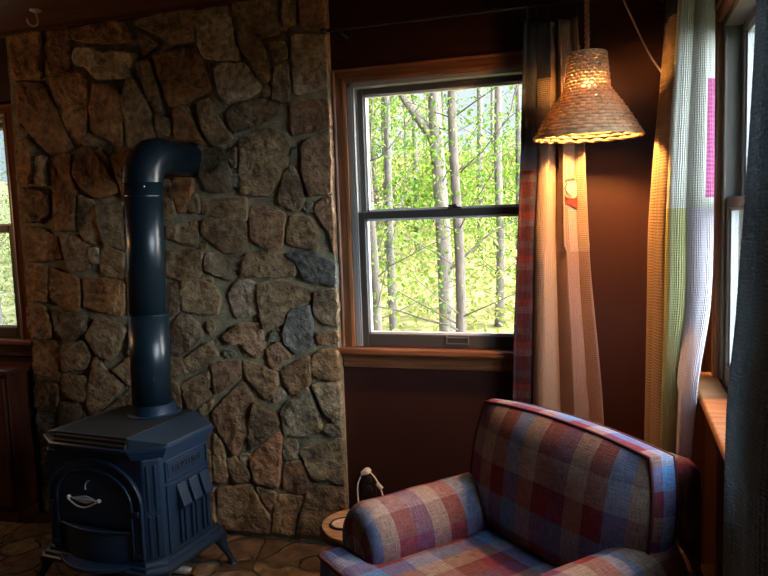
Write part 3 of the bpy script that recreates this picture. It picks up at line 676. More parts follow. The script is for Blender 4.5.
b = MB(); b.prism(arch(.178, .405, .30, .118)[0:], FYs - .008, FYs, axis=1)
DR = b.build('fire_door', M_enam, ST, bevel=.003)
b = MB(); n = 20
b.loft([[(lerp(-.178, .178, i / n), FYs - .006 - .035 * math.sin(PI * i / n), z) for i in range(n + 1)] + [(.178, FYs, z), (-.178, FYs, z)] for z in (.17, .283, .292)])
b.build('ash_door', M_enam, ST, smooth=30)
b = MB(); b.tube([(lerp(-.178, .178, i / n), FYs - .010 - .036 * math.sin(PI * i / n), .296) for i in range(n + 1)], .005, 8); b.build('ledge_bead', M_enam, ST, smooth=60)
def xf0(b, dx, dz): b.v = [(x + dx, y, z + dz) for x, y, z in b.v]
# nickel handle: spindle, oval plate, drooping bail and small crescent
b = MB()
b.prism([(-.075, .382), (-.05, .392), (-.02, .397), (.0, .40), (.03, .393), (.045, .386), (.02, .374), (0, .369), (-.03, .373), (-.05, .378)], FYs - .022, FYs - .016, axis=1)
b.tube([(-.088, FYs - .02, .386), (.062, FYs - .02, .386)], .004, 8)
for x in (-.085, .064): b.lathe([(.0, -.009), (.008, -.004), (.009, .002), (.005, .008), (0, .01)], 10, (x, FYs - .02, .386))
b.tube([(lerp(-.082, .058, i / 12), FYs - .03, .384 - .028 * math.sin(PI * i / 12)) for i in range(13)], .0035, 8)
b.tube([(-.01, FYs - .008, .386), (-.01, FYs - .022, .386)], .006, 8)
xf0(b, -.028, .022); b.build('door_handle', M_nickel, DR, smooth=40)
b = MB(); b.tube([(.018 + .026 * math.cos(math.radians(a)), FYs - .012, .43 + .03 * math.sin(math.radians(a))) for a in range(95, 200, 10)], .0028, 8)
xf0(b, -.028, .022); b.build('damper_hook', M_nickel, DR, smooth=40)
# legs
def leg(sx, sy):
    b = MB(); rs = []
    for t, w, out in ((0, .034, 0), (.15, .030, .004), (.35, .021, .012), (.6, .015, .026), (.82, .012, .038), (.93, .013, .042), (1, .017, .044)):
        z = lerp(.132, 0, t); cx = sx * (.278 + out * 1.1); cy = (.172 if sy > 0 else -.185) + sy * out * .6
        rs.append([(cx + w * math.cos(a) * (1.1), cy + w * math.sin(a), z) for a in [PI / 4 + k * PI / 4 for k in range(8)]])
    b.loft(rs); b.build('leg', M_enam, ST, smooth=50)
for sx in (-1, 1):
    for sy in (-1, 1): leg(sx, sy)

# stove pipe: upright, segmented elbow, run into the chimney
SP = thing('stove_pipe', 'black stove pipe rising from the wood stove and elbowing into the stone chimney', 'pipe', (-1.912, 2.575, 0))
R_ = .082; dx, dy = .040, -.012
def axis_pt(z): t = (z - .69) / 1.0; return (dx * t, dy * t, z)
zt = EYE + .172
b = MB(); b.tube([axis_pt(.70), axis_pt(1.10)], R_ - .001, 40, caps=False); b.build('lower_pipe', M_pipe, SP, smooth=60, solid=.003)
b = MB(); b.tube([axis_pt(1.08), axis_pt(zt + .012)], R_ - .0065, 40, caps=False); b.build('upper_pipe', M_pipe, SP, smooth=60, solid=.003)
for z, r in ((1.098, R_ + .0015), (1.592, R_ - .004)):
    b = MB(); b.tube([axis_pt(z), axis_pt(z + .004)], r, 40); b.build('pipe_bead', M_pipe, SP, smooth=40)
b = MB(); ex, ey, _ = axis_pt(zt); rc = .115; rs = []
for i in range(5):
    a = PI / 2 * i / 4; cyc, czc = ey + rc - rc * math.cos(a), zt + rc * math.sin(a)
    rs.append([(ex + (R_ - .001) * math.cos(q), cyc - (R_ - .001) * math.sin(q) * math.cos(a) * -1, czc - (R_ - .001) * math.sin(q) * math.sin(a)) for q in [2 * PI * k / 40 for k in range(40)]])
b.loft(rs); b.build('elbow', M_pipe, SP, smooth=16)
b = MB(); b.tube([(ex, ey + rc - .01, zt + rc), (ex, SY - 2.575 + .05, zt + rc)], R_ - .003, 40); b.build('horizontal_pipe', M_pipe, SP, smooth=60)
for k in range(2):
    b = MB(); a = k * 2.1; b.lathe([(.004, 0), (.004, .003), (.001, .005)], 8, (ex + R_ * math.cos(a + .9), ey - R_ * abs(math.sin(a + .9)), zt - .02)); b.build('screw', M_nickel, SP)

# turned handle lying on the hearth, end showing by the stove's foot
M_ivory = mat('ivory_handle', (.62, .56, .46), .4, .5)
TL = thing('stove_tool', 'short pale handled stove tool lying on the hearth under the stove', 'tool', (-1.702, 2.503, .018), math.radians(6))
b = MB(); b.lathe([(.012, -.13), (.016, -.12), (.0165, -.04), (.013, -.02), (.012, -.012)], 18, axis=0); b.build('handle', M_ivory, TL, smooth=40)
b = MB(); b.lathe([(.012, -.012), (.017, -.008), (.017, .004), (.010, .008)], 18, axis=0); b.build('ferrule', mat('brass', (.75, .55, .25), .3, .5, metal=1), TL, smooth=40)

# ------------------------------------------------------------------ slim cabinet left of the chimney
M_cab = wood('reddish_cabinet', (.08, .022, .012), (.12, .035, .018), 2, .4)
CB = thing('cabinet', 'reddish brown wooden cabinet against the wall under the left window', 'cabinet', (-3.33, 2.84, 0))
b = MB(); b.box(-.44, .44, -.08, .105, .06, .755); b.build('body', M_cab, CB, bevel=.004)
b = MB(); b.box(-.465, .465, -.1, .108, .755, .783); b.build('top', M_cab, CB, bevel=.006)
b = MB(); b.box(-.45, .45, -.09, .105, 0, .06); b.build('plinth', M_cab, CB, bevel=.004)
for s in (-1, 1):
    b = MB(); x0, x1 = sorted((s * .01, s * .43)); b.box(x0, x1, -.098, -.08, .08, .74); o = b.build('door', M_cab, CB, bevel=.004)
    b = MB(); b.lathe([(.006, -.098), (.006, -.11), (.014, -.116), (.012, -.126), (0, -.128)], 14, (s * .05, 0, .42), axis=1); b.build('knob', M_black, o, smooth=40)

# ------------------------------------------------------------------ ceiling hook
HK = thing('ceiling_hook', 'pale metal hook screwed to the ceiling above the chimney', 'hook', (-2.44, 2.66, ZC), math.radians(70))
M_hook = mat('pale_hook', (.62, .52, .45), .4, .5)
b = MB(); b.lathe([(.026, 0), (.026, -.004), (.012, -.010), (.006, -.014)], 20); b.build('rosette', M_hook, HK, smooth=40)
b = MB(); b.tube([(0, 0, -.01), (.004, 0, -.03)] + [(.004 - .0 + .024 * math.cos(math.radians(a)) - .022, 0, -.048 + .024 * math.sin(math.radians(a))) for a in range(10, -200, -14)], .0042, 8); b.build('hook_wire', M_hook, HK, smooth=60)
# ------------------------------------------------------------------ plaid armchair
BL, MA, TA, PU, BR = (.085, .185, .36), (.15, .032, .045), (.26, .195, .165), (.10, .05, .12), (.14, .08, .06)
M_plaid = plaid('plaid_upholstery', [TA, MA, BL, TA, MA, PU], [BL, MA, TA, BR, MA], .37, .43)
M_pipe_ = mat('maroon_piping', (.085, .03, .035), .9, .1)
M_foot = mat('dark_wood_foot', (.05, .03, .02), .5, .4)
AC = thing('armchair', 'plush blue, maroon and tan plaid armchair with rolled arms in the corner', 'armchair', (-.236, 1.935, 0), math.radians(-40))
def pillow(w, h, t, puff, k=.22, n=26, seed=0, wr=.006):
    """box cushion in the x-z plane, thickness along y: returns MB and the two rim loops"""
    b = MB(); g = lambda u: math.copysign(abs(u) ** .85, u)
    def P(u, v, side):
        x = w / 2 * u * math.sqrt(1 - k * v * v / 2); z = h / 2 * v * math.sqrt(1 - k * u * u / 2)
        d = t / 2 + puff * (1 - u ** 4) * (1 - v ** 4) + wr * noise.noise((x * 9 + seed, z * 9, side * 5.)) * (1 - max(abs(u), abs(v)) ** 6)
        return (x, side * d, z)
    for side in (-1, 1):
        vs = [P(2 * i / n - 1, 2 * j / n - 1, side) for j in range(n + 1) for i in range(n + 1)]
        fs = [(j * (n + 1) + i, j * (n + 1) + i + 1, (j + 1) * (n + 1) + i + 1, (j + 1) * (n + 1) + i) for j in range(n) for i in range(n)]
        b.add(vs, fs, 0, [(v[0] + 1, v[2] + 1) for v in vs])
    q = [(2 * i / n - 1, -1) for i in range(n)] + [(1, 2 * i / n - 1) for i in range(n)] + [(1 - 2 * i / n, 1) for i in range(n)] + [(-1, 1 - 2 * i / n) for i in range(n)]
    rims = [[P(u, v, s) for u, v in q] for s in (-1, 1)]
    m = 6; rr = []
    for j in range(m + 1):
        f = j / m; bul = 1 + .035 * math.sin(PI * f)
        rr.append([(lerp(a[0], c[0], f) * bul, lerp(a[1], c[1], f), lerp(a[2], c[2], f) * bul) for a, c in zip(*rims)])
    vs = [p for r in rr for p in r]; L_ = len(q); uv = []
    s_ = [0]
    for i in range(L_): s_.append(s_[-1] + (Vector(rims[0][(i + 1) % L_]) - Vector(rims[0][i])).length)
    for j in range(m + 1): uv += [(s_[i] + 1 - w / 2, 1.26 + t * j / m) for i in range(L_)]
    fs = [(j * L_ + i, j * L_ + (i + 1) % L_, (j + 1) * L_ + (i + 1) % L_, (j + 1) * L_ + i) for j in range(m) for i in range(L_)]
    b.add(vs, fs, 0, uv)
    return b, rims
def weld(o, d=.0008):
    bm = bmesh.new(); bm.from_mesh(o.data); bmesh.ops.remove_doubles(bm, verts=bm.verts, dist=d)
    bmesh.ops.recalc_face_normals(bm, faces=bm.faces); bm.to_mesh(o.data); bm.free()
# back cushion
bc, rims = pillow(.70, .43, .095, .055, k=.34, seed=2)
MT = Matrix.Translation((-.050, .168, .655)) @ Matrix.Rotation(math.radians(-9), 4, 'X') @ Matrix.Rotation(math.radians(1.5), 4, 'Y')
def xf(b, m): b.v = [tuple(m @ Vector(v)) for v in b.v]
xf(bc, MT); o = bc.build('back_cushion', M_plaid, AC, smooth=180); weld(o)
for r in rims:
    b = MB(); b.tube([MT @ Vector(p) for p in r], .0045, 8, closed=True); b.build('piping', M_pipe_, o, smooth=180)
# seat cushion: T shaped box with rounded edges
def offset(P, d):
    n = len(P); out = []
    for i in range(n):
        a, p, c = Vector(P[i - 1]), Vector(P[i]), Vector(P[(i + 1) % n])
        e1, e2 = (p - a).normalized(), (c - p).normalized(); n1, n2 = Vector((-e1.y, e1.x)), Vector((-e2.y, e2.x))
        m = (n1 + n2); m = m / max(.3, m.length_squared) * 2
        out.append(tuple(p + m * d * .5 * 1.0))
    return out
def rounded(P, r, n=5):
    out = []
    for i in range(len(P)):
        a, p, c = Vector(P[i - 1]), Vector(P[i]), Vector(P[(i + 1) % len(P)])
        p0 = p + (a - p).normalized() * r; p1 = p + (c - p).normalized() * r
        for k in range(n + 1):
            t = k / n; out.append(tuple((1 - t) ** 2 * p0 + 2 * t * (1 - t) * p + t * t * p1))
    return out
def densify(P, s):
    out = []
    for i in range(len(P)):
        p, q = Vector(P[i]), Vector(P[(i + 1) % len(P)]); n = max(1, int((q - p).length / s))
        out += [tuple(p.lerp(q, k / n)) for k in range(n)]
    return out
T_ = densify(rounded([(-.452, -.435), (.34, -.435), (.34, -.345), (.165, -.34), (.165, .15), (-.28, .15), (-.28, -.34), (-.452, -.345)], .035), .03)
z0, z1 = .335, .478
b = MB(); rs = [[(x, y, z) for x, y in offset(T_, d)] for d, z in ((.04, z0 - .012), (.012, z0 - .003), (0, z0), (-.008, (z0 + z1) / 2), (0, z1), (.012, z1 + .006), (.03, z1 + .011), (.05, z1 + .014))]
b.loft(rs); sc_ = b.build('seat_cushion', M_plaid, AC, smooth=60, boxuv=True)
for z in (z0, z1):
    b = MB(); b.tube([(x, y, z) for x, y in T_], .0065, 8, closed=True); b.build('piping', M_pipe_, sc_, smooth=180)
# rolled arms
def arm(s):
    R = .115; zc = .508; y0, y1 = -.325, .235
    sec = [(-.085, .12), (-.085, .40)] + arc(0, zc, R, 215, -35, 22) + [(.085, .40), (.085, .12)]
    n = len(sec); al = [0]
    for i in range(1, n): al.append(al[-1] + math.dist(sec[i], sec[i - 1]))
    cx, cz = 0, .44; b = MB(); rs = []; uv = []
    ys = [(y0 - .016, .45), (y0 - .014, .68), (y0 - .006, .83), (y0 + .008, .92), (y0 + .022, .97)] + [(lerp(y0 + .04, y1, k / 14), 1.0) for k in range(15)]
    for y, k in ys:
        for i, (x, z) in enumerate(sec):
            wv = 1 + .02 * noise.noise((x * 8, y * 9, z * 8 + s))
            rs.append((s * .325 - .06 + (cx + (x - cx) * k * wv), y, cz + (z - cz) * k * wv)); uv.append((y + .5 + (k - 1) * .2, al[i] + .05))
    fs = [(j * n + i, j * n + i + 1, (j + 1) * n + i + 1, (j + 1) * n + i) for j in range(len(ys) - 1) for i in range(n - 1)]
    fs += [list(range(n)), [(len(ys) - 1) * n + i for i in range(n)]]
    b.add(rs, fs, 0, uv); o = b.build('arm', M_plaid, AC, smooth=60)
for s in (-1, 1): arm(s)
# frame: seat box, back, feet
b = MB(); b.box(-.30, .19, -.335, .25, .12, .322); b.build('seat_box', M_plaid, AC, bevel=.012, boxuv=True)
b = MB(); bk = [(.245, .12), (.255, .66), (.262, .765), (.28, .805), (.305, .815), (.33, .795), (.338, .72), (.33, .12)]
rs = [[(x, y + .0, .12 + (z - .12) * h) for y, z in bk] for x, h in ((-.385, .97), (-.37, 1), (-.03, 1.008), (.275, 1), (.293, .97))]
b.loft(rs); b.build('back_frame', M_plaid, AC, smooth=50, boxuv=True)
for sx in (-1, 1):
    for y in (-.28, .28):
        b = MB(); b.lathe([(.018, 0), (.026, .02), (.03, .12)], 14, (sx * .31 - .0425, y, 0)); b.build('foot', M_foot, AC, smooth=40)

# ------------------------------------------------------------------ live-edge side table with coaster
M_slab = wood('live_edge_slab', (.26, .14, .06), (.42, .25, .12), 0, .5, 4.)
M_bark = mat('bark', (.14, .075, .03), .85, .2, var=.4, vscale=20, bump=.6, bscale=60)
TB = thing('side_table', 'low wood-slice side table with a live bark edge beside the armchair', 'side table', (-.872, 2.345, 0))
def blob(r): return [(r * (1 + .06 * noise.noise((math.cos(a) * 1.6, math.sin(a) * 1.6, 4)) + .05 * math.cos(2 * a + .6)) * math.cos(a), r * (1 + .06 * noise.noise((math.cos(a) * 1.6, math.sin(a) * 1.6, 4)) + .05 * math.cos(2 * a + .6)) * math.sin(a)) for a in [2 * PI * k / 56 for k in range(56)]]
b = MB(); A = blob(.156); b.prism(A, .345, .3755); to = b.build('table_top', M_slab, TB, bevel=.003)
b = MB(); b.loft([[(x * k, y * k, z) for x, y in A] for k, z in ((1.0, .344), (1.03, .347), (1.035, .360), (1.008, .3735), (1.0, .3745))], cap=False); b.build('bark_edge', M_bark, to, smooth=60)
for k in range(3):
    a = k * 2.094 + .5; b = MB(); b.tube([(.08 * math.cos(a), .08 * math.sin(a), .345), (.12 * math.cos(a), .12 * math.sin(a), 0)], [.016, .012], 10); b.build('leg', M_foot, TB, smooth=50)
CO = thing('coaster', 'round pale coaster with a black rim on the wood-slice side table', 'coaster', (-.945, 2.325, .3757))
b = MB(); b.lathe([(.046, 0), (.046, .005)], 40); b.build('disc', mat('pale_cork', (.45, .33, .24), .8, .3, var=.3, vscale=60), CO)
b = MB(); b.tube([(.048 * math.cos(a), .048 * math.sin(a), .0045) for a in [2 * PI * k / 48 for k in range(48)]], .0045, 8, closed=True); b.build('rim', M_black, CO, smooth=60)

# ------------------------------------------------------------------ wall outlet, charger and cable
M_plate = mat('brown_plate', (.025, .014, .012), .4, .5)
M_white = mat('white_plastic', (.72, .70, .68), .4, .5)
OU = thing('wall_outlet', 'dark brown outlet plate on the maroon wall left of the armchair', 'outlet', (-1.07, WY, .285))
b = MB(); b.box(-.036, .036, -.006, 0, -.058, .058); b.build('plate', M_plate, OU, bevel=.003)
for z in (-.022, .022):
    b = MB(); b.lathe([(.0165, 0), (.0165, -.009), (.014, -.010)], 24, (0, 0, z), axis=1); o = b.build('socket', mat('socket_face', (.045, .03, .028), .35, .5), OU, smooth=40)
    b = MB()
    for x in (-.006, .006): b.box(x - .001, x + .001, -.0112, -.0095, z, z + .009)
    b.build('slot', M_black, o)
CH = thing('charging_cable', 'white plug with a looped white charging cable at the outlet beside the armchair', 'cable', (-1.07, WY - .02, .345))
b = MB()
b.loft([[(x * k - .0, y, z * k + .005) for x, z in ((-.028, -.018), (.02, -.008), (.028, .006), (.012, .022), (-.01, .02), (-.03, .004))] for y, k in ((-.034, .6), (-.028, .75), (.002, .75), (.0085, .6))]); b.build('plug', M_white, CH, bevel=.004)
b = MB(); b.tube([catmull([(-.022, -.02, -.008), (-.036, -.03, -.05), (-.036, -.035, -.10), (-.028, -.04, -.16), (-.02, -.05, -.24), (.0, -.06, -.30)], i / 30) for i in range(31)], .0035, 8)
b.tube([catmull([(.02, -.02, .008), (.045, -.03, -.01), (.07, -.04, -.045), (.088, -.05, -.09), (.10, -.06, -.15), (.105, -.07, -.24), (.09, -.08, -.30)], i / 30) for i in range(31)], .0035, 8)
b.build('wire', M_white, CH, smooth=180)
b = MB(); b.loft([[(.068 + x, -.04 + y, -.042 + z) for x, z in ((-.016, .006), (-.006, .016), (.018, -.008), (.008, -.018))] for y in (-.008, .008)]); b.build('connector', M_white, CH, bevel=.003)

# small wooden box in the corner behind the chair
BX = thing('wooden_box', 'small brown wooden box on the floor in the dark corner behind the armchair', 'box', (.232, 2.47, 0))
M_box = wood('box_wood', (.28, .14, .06), (.36, .19, .09), 2, .5)
b = MB(); b.box(-.03, .06, -.06, .06, 0, .262); b.build('body', M_box, BX, bevel=.003)
b = MB(); b.box(-.034, .064, -.064, .064, .2625, .275); b.build('lid', M_box, BX, bevel=.003)

# ------------------------------------------------------------------ curtains
def curtain(parent, name, rows, folds, amp, thick, mats, pick, nu=150, nv=70, phase=0., width=.6, amp_z=None):
    """rows: [(z, [(x,y)...])] from top to bottom; folds ripple square to the row; pick(u,z)->material slot"""
    zs = [r[0] for r in rows]
    def surf(u, v):
        z = lerp(zs[0], zs[-1], v)
        i = 0
        while i < len(zs) - 2 and z < zs[i + 1]: i += 1
        f = (z - zs[i]) / (zs[i + 1] - zs[i])
        q = [catmull([(*p, 0) for p in rows[min(max(k, 0), len(rows) - 1)][1]], u) for k in (i - 1, i, i + 1, i + 2)]
        h0, h1, h2, h3 = [zs[min(max(k, 0), len(zs) - 1)] for k in (i - 1, i, i + 1, i + 2)]
        m1 = (q[2] - q[0]) / (h2 - h0) * (h2 - h1); m2 = (q[3] - q[1]) / (h3 - h1) * (h2 - h1)
        p = q[1] * (2 * f ** 3 - 3 * f * f + 1) + m1 * (f ** 3 - 2 * f * f + f) + q[2] * (3 * f * f - 2 * f ** 3) + m2 * (f ** 3 - f * f)
        a2 = catmull([(*p_, 0) for p_ in rows[i][1]], min(1, u + .02)); a1 = catmull([(*p_, 0) for p_ in rows[i][1]], max(0, u - .02))
        t = (a2 - a1).normalized(); nrm = Vector((t.y, -t.x, 0))
        uu = u + .03 * noise.noise((u * 2, v * 1.3, phase)) + .02 * noise.noise((u * 5, v * 3, phase + 7))
        k = folds * uu * 2 * PI + phase
        env = min(1, u / .05, (1 - u) / .05) * .7 + .3
        A = amp * (amp_z(v) if amp_z else 1) * env * (1 + .5 * noise.noise((u * 3, v * 1.1, phase + 3)))
        w = math.sin(k) + .3 * math.sin(2 * k + .8)
        w += .12 * noise.noise((u * 24, v * 5, phase))
        p = p + nrm * A * w + t * A * .35 * math.sin(2 * k)
        return Vector((p.x, p.y, z))
    vs = []; uv = []
    for j in range(nv + 1):
        for i in range(nu + 1):
            u, v = i / nu, j / nv; vs.append(surf(u, v)); uv.append((u * width, vs[-1].z))
    fs = []; mi = []
    for j in range(nv):
        for i in range(nu):
            a = j * (nu + 1) + i; fs.append((a, a + 1, a + nu + 2, a + nu + 1)); mi.append(pick((i + .5) / nu, lerp(zs[0], zs[-1], (j + .5) / nv)))
    b = MB(); b.add(vs, fs, mi, uv); o = b.build(name, mats, parent, smooth=180, solid=thick)
    return o, surf

M_tan = cloth('tan_weave', (.41, .305, .245), .22, .08, 280, 280, .4, col2=(.52, .39, .32))
M_rose = cloth('rose_weave', (.34, .22, .19), .2, .08, 280, 280, .4)
M_slate = cloth('slate_weave', (.075, .085, .11), .25, .05, 700, 700, .5)
M_dkpl = plaid('dark_red_plaid', [(.07, .02, .025), (.05, .05, .08), (.12, .03, .03)], [(.06, .02, .03), (.06, .02, .03), (.10, .09, .12), (.16, .03, .03), (.06, .02, .03), (.05, .06, .09)], .045, .17, dark=.55)
M_sage = cloth('sage_white_crinkle', (.60, .59, .50), .14, .25, 150, 260, .7, crinkle=2.2, weft=.35)
M_olive = cloth('olive_crinkle', (.44, .43, .20), .22, .25, 150, 260, .7, crinkle=2.2, weft=.35)
M_lav = cloth('lavender_crinkle', (.62, .57, .61), .10, .25, 150, 260, .7, crinkle=2.2, weft=.35)
M_mag = cloth('magenta_crinkle', (.46, .12, .25), .3, .2, 150, 150, .7)
M_ochre = cloth('ochre_weave', (.36, .26, .18), .25, .10, 200, 200, .5)
M_grey = cloth('charcoal_waffle', (.30, .34, .36), .25, .35, 250, 250, .9)
M_rod = M_black

CA = thing('curtain', 'tan and rose patchwork curtain with a dark plaid edge beside the back window', 'curtain', (0, 0, 0))
def pickA(u, z):
    if u < .25: return 2 if z > 1.62 else 3
    if z > 1.98 and u < .45: return 2
    if z < 1.32 and .5 < u: return 1
    if .62 < u < .74 and z < 1.5: return 1
    return 0
rowsA = [(2.178, [(-.325, 2.85), (-.29, 2.83), (-.235, 2.86), (-.19, 2.85), (-.15, 2.85)]),
         (1.75, [(-.345, 2.86), (-.29, 2.83), (-.235, 2.85), (-.18, 2.84), (-.135, 2.85)]),
         (1.32, [(-.370, 2.86), (-.31, 2.83), (-.24, 2.84), (-.17, 2.84), (-.115, 2.85)]),
         (.74, [(-.400, 2.86), (-.32, 2.83), (-.23, 2.84), (-.14, 2.84), (-.065, 2.85)]),
         (.35, [(-.405, 2.86), (-.32, 2.83), (-.23, 2.84), (-.13, 2.84), (-.05, 2.85)])]
pa, sA = curtain(CA, 'panel', rowsA, 3.2, .034, .004, [M_tan, M_rose, M_slate, M_dkpl], pickA, phase=.6, width=.7)
for k in range(6):
    p = sA(k / 5 * .94 + .03, 0); b = MB()
    b.tube([(p.x, 2.86 + .011 * math.cos(a) * 0, 2.243 - .018 + .032 * math.sin(a)) if False else (p.x + .002, 2.86 + .017 * math.cos(a), 2.2425 - .014 + .024 * math.sin(a)) for a in [2 * PI * q / 20 for q in range(20)]], .002, 6, closed=True)
    b.tube([(p.x + .002, 2.86, 2.2045), (p.x, p.y, 2.17)], .002, 6); b.build('curtain_ring', M_rod, CA, smooth=60)
# stitched patch on the panel: pale oval, dark outline, red triangle
def on(u, z, d=.010):
    v = (2.178 - z) / (2.178 - .35); p = sA(u, v); q = sA(u + .01, v); t = (q - p).normalized(); n_ = Vector((t.y, -t.x, 0))
    if n_.y > 0: n_ = -n_
    return p + n_ * d
def find_u(x, z):
    return min((abs(sA(k / 300, (2.178 - z) / 1.828).x - x), k / 300) for k in range(301))[1]
uP = find_u(-.178, 1.54)
def patch(name, rows_, m):
    """rows_: (height, left, right) in metres and curtain u; a fine grid that follows the folds"""
    b = MB(); n = 14; vs = [on(uP + lerp(l, r, i / n), 1.54 + h, .006) for h, l, r in rows_ for i in range(n + 1)]
    b.add(vs, [(j * (n + 1) + i, j * (n + 1) + i + 1, (j + 1) * (n + 1) + i + 1, (j + 1) * (n + 1) + i) for j in range(len(rows_) - 1) for i in range(n)])
    return b.build(name, m, pa, solid=.002)
patch('pale_patch', [(.046 - .068 * i / 12, -.045 * math.sin(PI * (.08 + .84 * i / 12)), .045 * math.sin(PI * (.08 + .84 * i / 12))) for i in range(13)], cloth('cream_patch', (.62, .50, .33), .15))
patch('red_patch', [(-.022 - .04 * i / 8, lerp(-.05, .03, (i / 8) ** 1.3), .05) for i in range(9)], cloth('red_patch', (.5, .05, .04), .2))
b = MB(); b.tube([on(uP + a, 1.54 + h, .0125) for a, h in ((.05, .044), (.01, .05), (-.03, .046), (-.05, .032), (-.045, .014), (-.02, 0), (.0, -.014), (-.02, -.02), (-.04, -.018))], .0022, 6); b.build('stitching', M_black, pa, smooth=60)

RA = thing('curtain_rod', 'thin black curtain rod across the wall above the back window', 'curtain rod', (0, 2.86, EYE + .771))
b = MB(); b.tube([(-1.145, 0, 0), (.20, 0, 0)], .0065, 12); b.build('rod', M_rod, RA, smooth=60)
for x, s in ((-1.15, -1), (.205, 1)):
    b = MB(); b.lathe([(.007, 0), (.012, s * .006), (.015, s * .016), (.010, s * .026), (0, s * .03)], 16, (x, 0, 0), axis=0); b.build('finial', M_rod, RA, smooth=60)
for x in (-1.085, .15):
    b = MB(); b.tube([(x, .09, -.018), (x, .03, -.02), (x, 0, -.012)], .005, 8); b.box(x - .012, x + .012, .083, .09, -.045, .015); b.build('bracket', M_rod, RA)

CB_ = thing('curtain', 'sage, olive and lavender patchwork curtain hanging in the corner beside the side window', 'curtain', (0, 0, 0))
def pickB(u, z):
    if u < .42: return 5 if z > 2.06 else 4
    if z > 1.455:
        if u > .88 and 1.50 < z < 1.86: return 3
        return 0
    if u < .74: return 1
    return 2
rowsB = [(2.30, [(.150, 2.60), (.165, 2.50), (.178, 2.44), (.225, 2.425), (.272, 2.44)]),
         (2.10, [(.148, 2.60), (.160, 2.50), (.172, 2.44), (.222, 2.425), (.274, 2.44)]),
         (1.45, [(.098, 2.60), (.118, 2.50), (.142, 2.43), (.205, 2.41), (.274, 2.42)]),
         (1.18, [(.092, 2.60), (.112, 2.50), (.138, 2.42), (.20, 2.39), (.262, 2.38)]),
         (.92, [(.088, 2.60), (.108, 2.49), (.13, 2.40), (.168, 2.34), (.215, 2.28)]),
         (.22, [(.075, 2.60), (.10, 2.48), (.12, 2.40), (.145, 2.35), (.178, 2.30)])]
pb, sB = curtain(CB_, 'panel', rowsB, 3.3, .009, .004, [M_sage, M_olive, M_lav, M_mag, M_ochre, M_slate], pickB, phase=2.1, width=.9)

CC = thing('curtain', 'dark charcoal waffle curtain close by at the near end of the side window', 'curtain', (0, 0, 0))
rowsC = [(2.26, [(.262, 1.52), (.245, 1.45), (.262, 1.36), (.25, 1.27), (.262, 1.16)]),
         (1.74, [(.250, 1.52), (.238, 1.45), (.252, 1.36), (.24, 1.27), (.258, 1.16)]),
         (1.28, [(.220, 1.50), (.215, 1.44), (.235, 1.36), (.225, 1.27), (.25, 1.16)]),
         (1.10, [(.205, 1.50), (.201, 1.44), (.211, 1.36), (.206, 1.27), (.22, 1.16)]),
         (.72, [(.202, 1.50), (.199, 1.44), (.21, 1.36), (.204, 1.27), (.22, 1.16)]),
         (.16, [(.195, 1.50), (.195, 1.44), (.215, 1.36), (.205, 1.27), (.235, 1.16)])]
pc, sC = curtain(CC, 'panel', rowsC, 5, .008, .006, [M_grey], lambda u, z: 0, phase=1.1, width=.55)
RB = thing('curtain_rod', 'black curtain rod along the right wall over the side window', 'curtain rod', (.235, 0, EYE + .855))
b = MB(); b.tube([(0, 1.0, 0), (0, 2.72, 0)], .0065, 12); b.build('rod', M_rod, RB, smooth=60)
for y in (1.08, 2.68):
    b = MB(); b.tube([(.07, y, -.012), (.02, y, -.016), (0, y, -.01)], .005, 8); b.box(.067, .075, y - .012, y + .012, -.04, .015); b.build('bracket', M_rod, RB)
for P_, s_, zt_ in ((CB_, sB, 2.30), (CC, sC, 2.26)):
    for k in range(5):
        p = s_(k / 4 * .92 + .04, 0); b = MB()
        b.tube([(.235 + .017 * math.cos(a), p.y, 2.316 + .024 * math.sin(a)) for a in [2 * PI * q / 20 for q in range(20)]], .002, 6, closed=True)
        b.tube([(.235, p.y, 2.292), (p.x, p.y, zt_ - .008)], .002, 6); b.build('curtain_ring', M_rod, P_, smooth=60)

# ------------------------------------------------------------------ woven pendant lamp
M_straw = mat('seagrass_weave', (.52, .38, .23), .8, .2, var=.3, vscale=30, bump=.5, bscale=220, trans=.30)
M_stake = mat('weave_stakes', (.30, .20, .11), .8, .2, var=.3, vscale=40)
M_rope = mat('jute_rope', (.34, .17, .08), .85, .2, var=.3, vscale=60, bump=.8, bscale=150)
LK = 1.13
LX, LY, LZ = -.102, 2.60, EYE + .2486
PL = thing('pendant_lamp', 'lit woven bell shaped pendant lamp hanging on a rope cord above the armchair', 'lamp', (LX, LY, LZ))
PL.scale = (LK, LK, LK)
def prof(t):
    """radius and height at t 0..1 from rim to crown"""
    h = t * .240
    if h < .138: return (lerp(.155, .062, h / .138) + .004 * math.sin(PI * h / .138), h)
    return (lerp(.062, .052, (h - .138) / .102), h)
NS = 42; NR = 25
b = MB()
for i in range(NR):
    t = i / (NR - 1); pts = []
    for k in range(NS * 3):
        a = 2 * PI * k / (NS * 3); tt = min(1, t + (k / (NS * 3)) / NR * .5); r, h = prof(tt)
        w = math.sin(NS * a / 2 + PI * i)
        pts.append(((r + .0034 * w) * math.cos(a), (r + .0034 * w) * math.sin(a), h + .0006 * noise.noise((k * .3, i, 0))))
    b.tube(pts, .0049, 6, closed=True)
b.build('woven_shade', M_straw, PL, smooth=180)
b = MB()
for k in range(NS):
    a = 2 * PI * (k + .5) / NS; b.tube([(prof(q / 16)[0] * math.cos(a), prof(q / 16)[0] * math.sin(a), prof(q / 16)[1]) for q in range(17)], .0017, 5)
b.build('stakes', M_stake, PL, smooth=180)
b = MB()
for k in range(9):
    r = .052 * (1 - k / 9.) + .001; b.tube([(r * math.cos(2 * PI * q / 40), r * math.sin(2 * PI * q / 40), .242 + .0035 * (k / 9)) for q in range(40)], .0038, 6, closed=True)
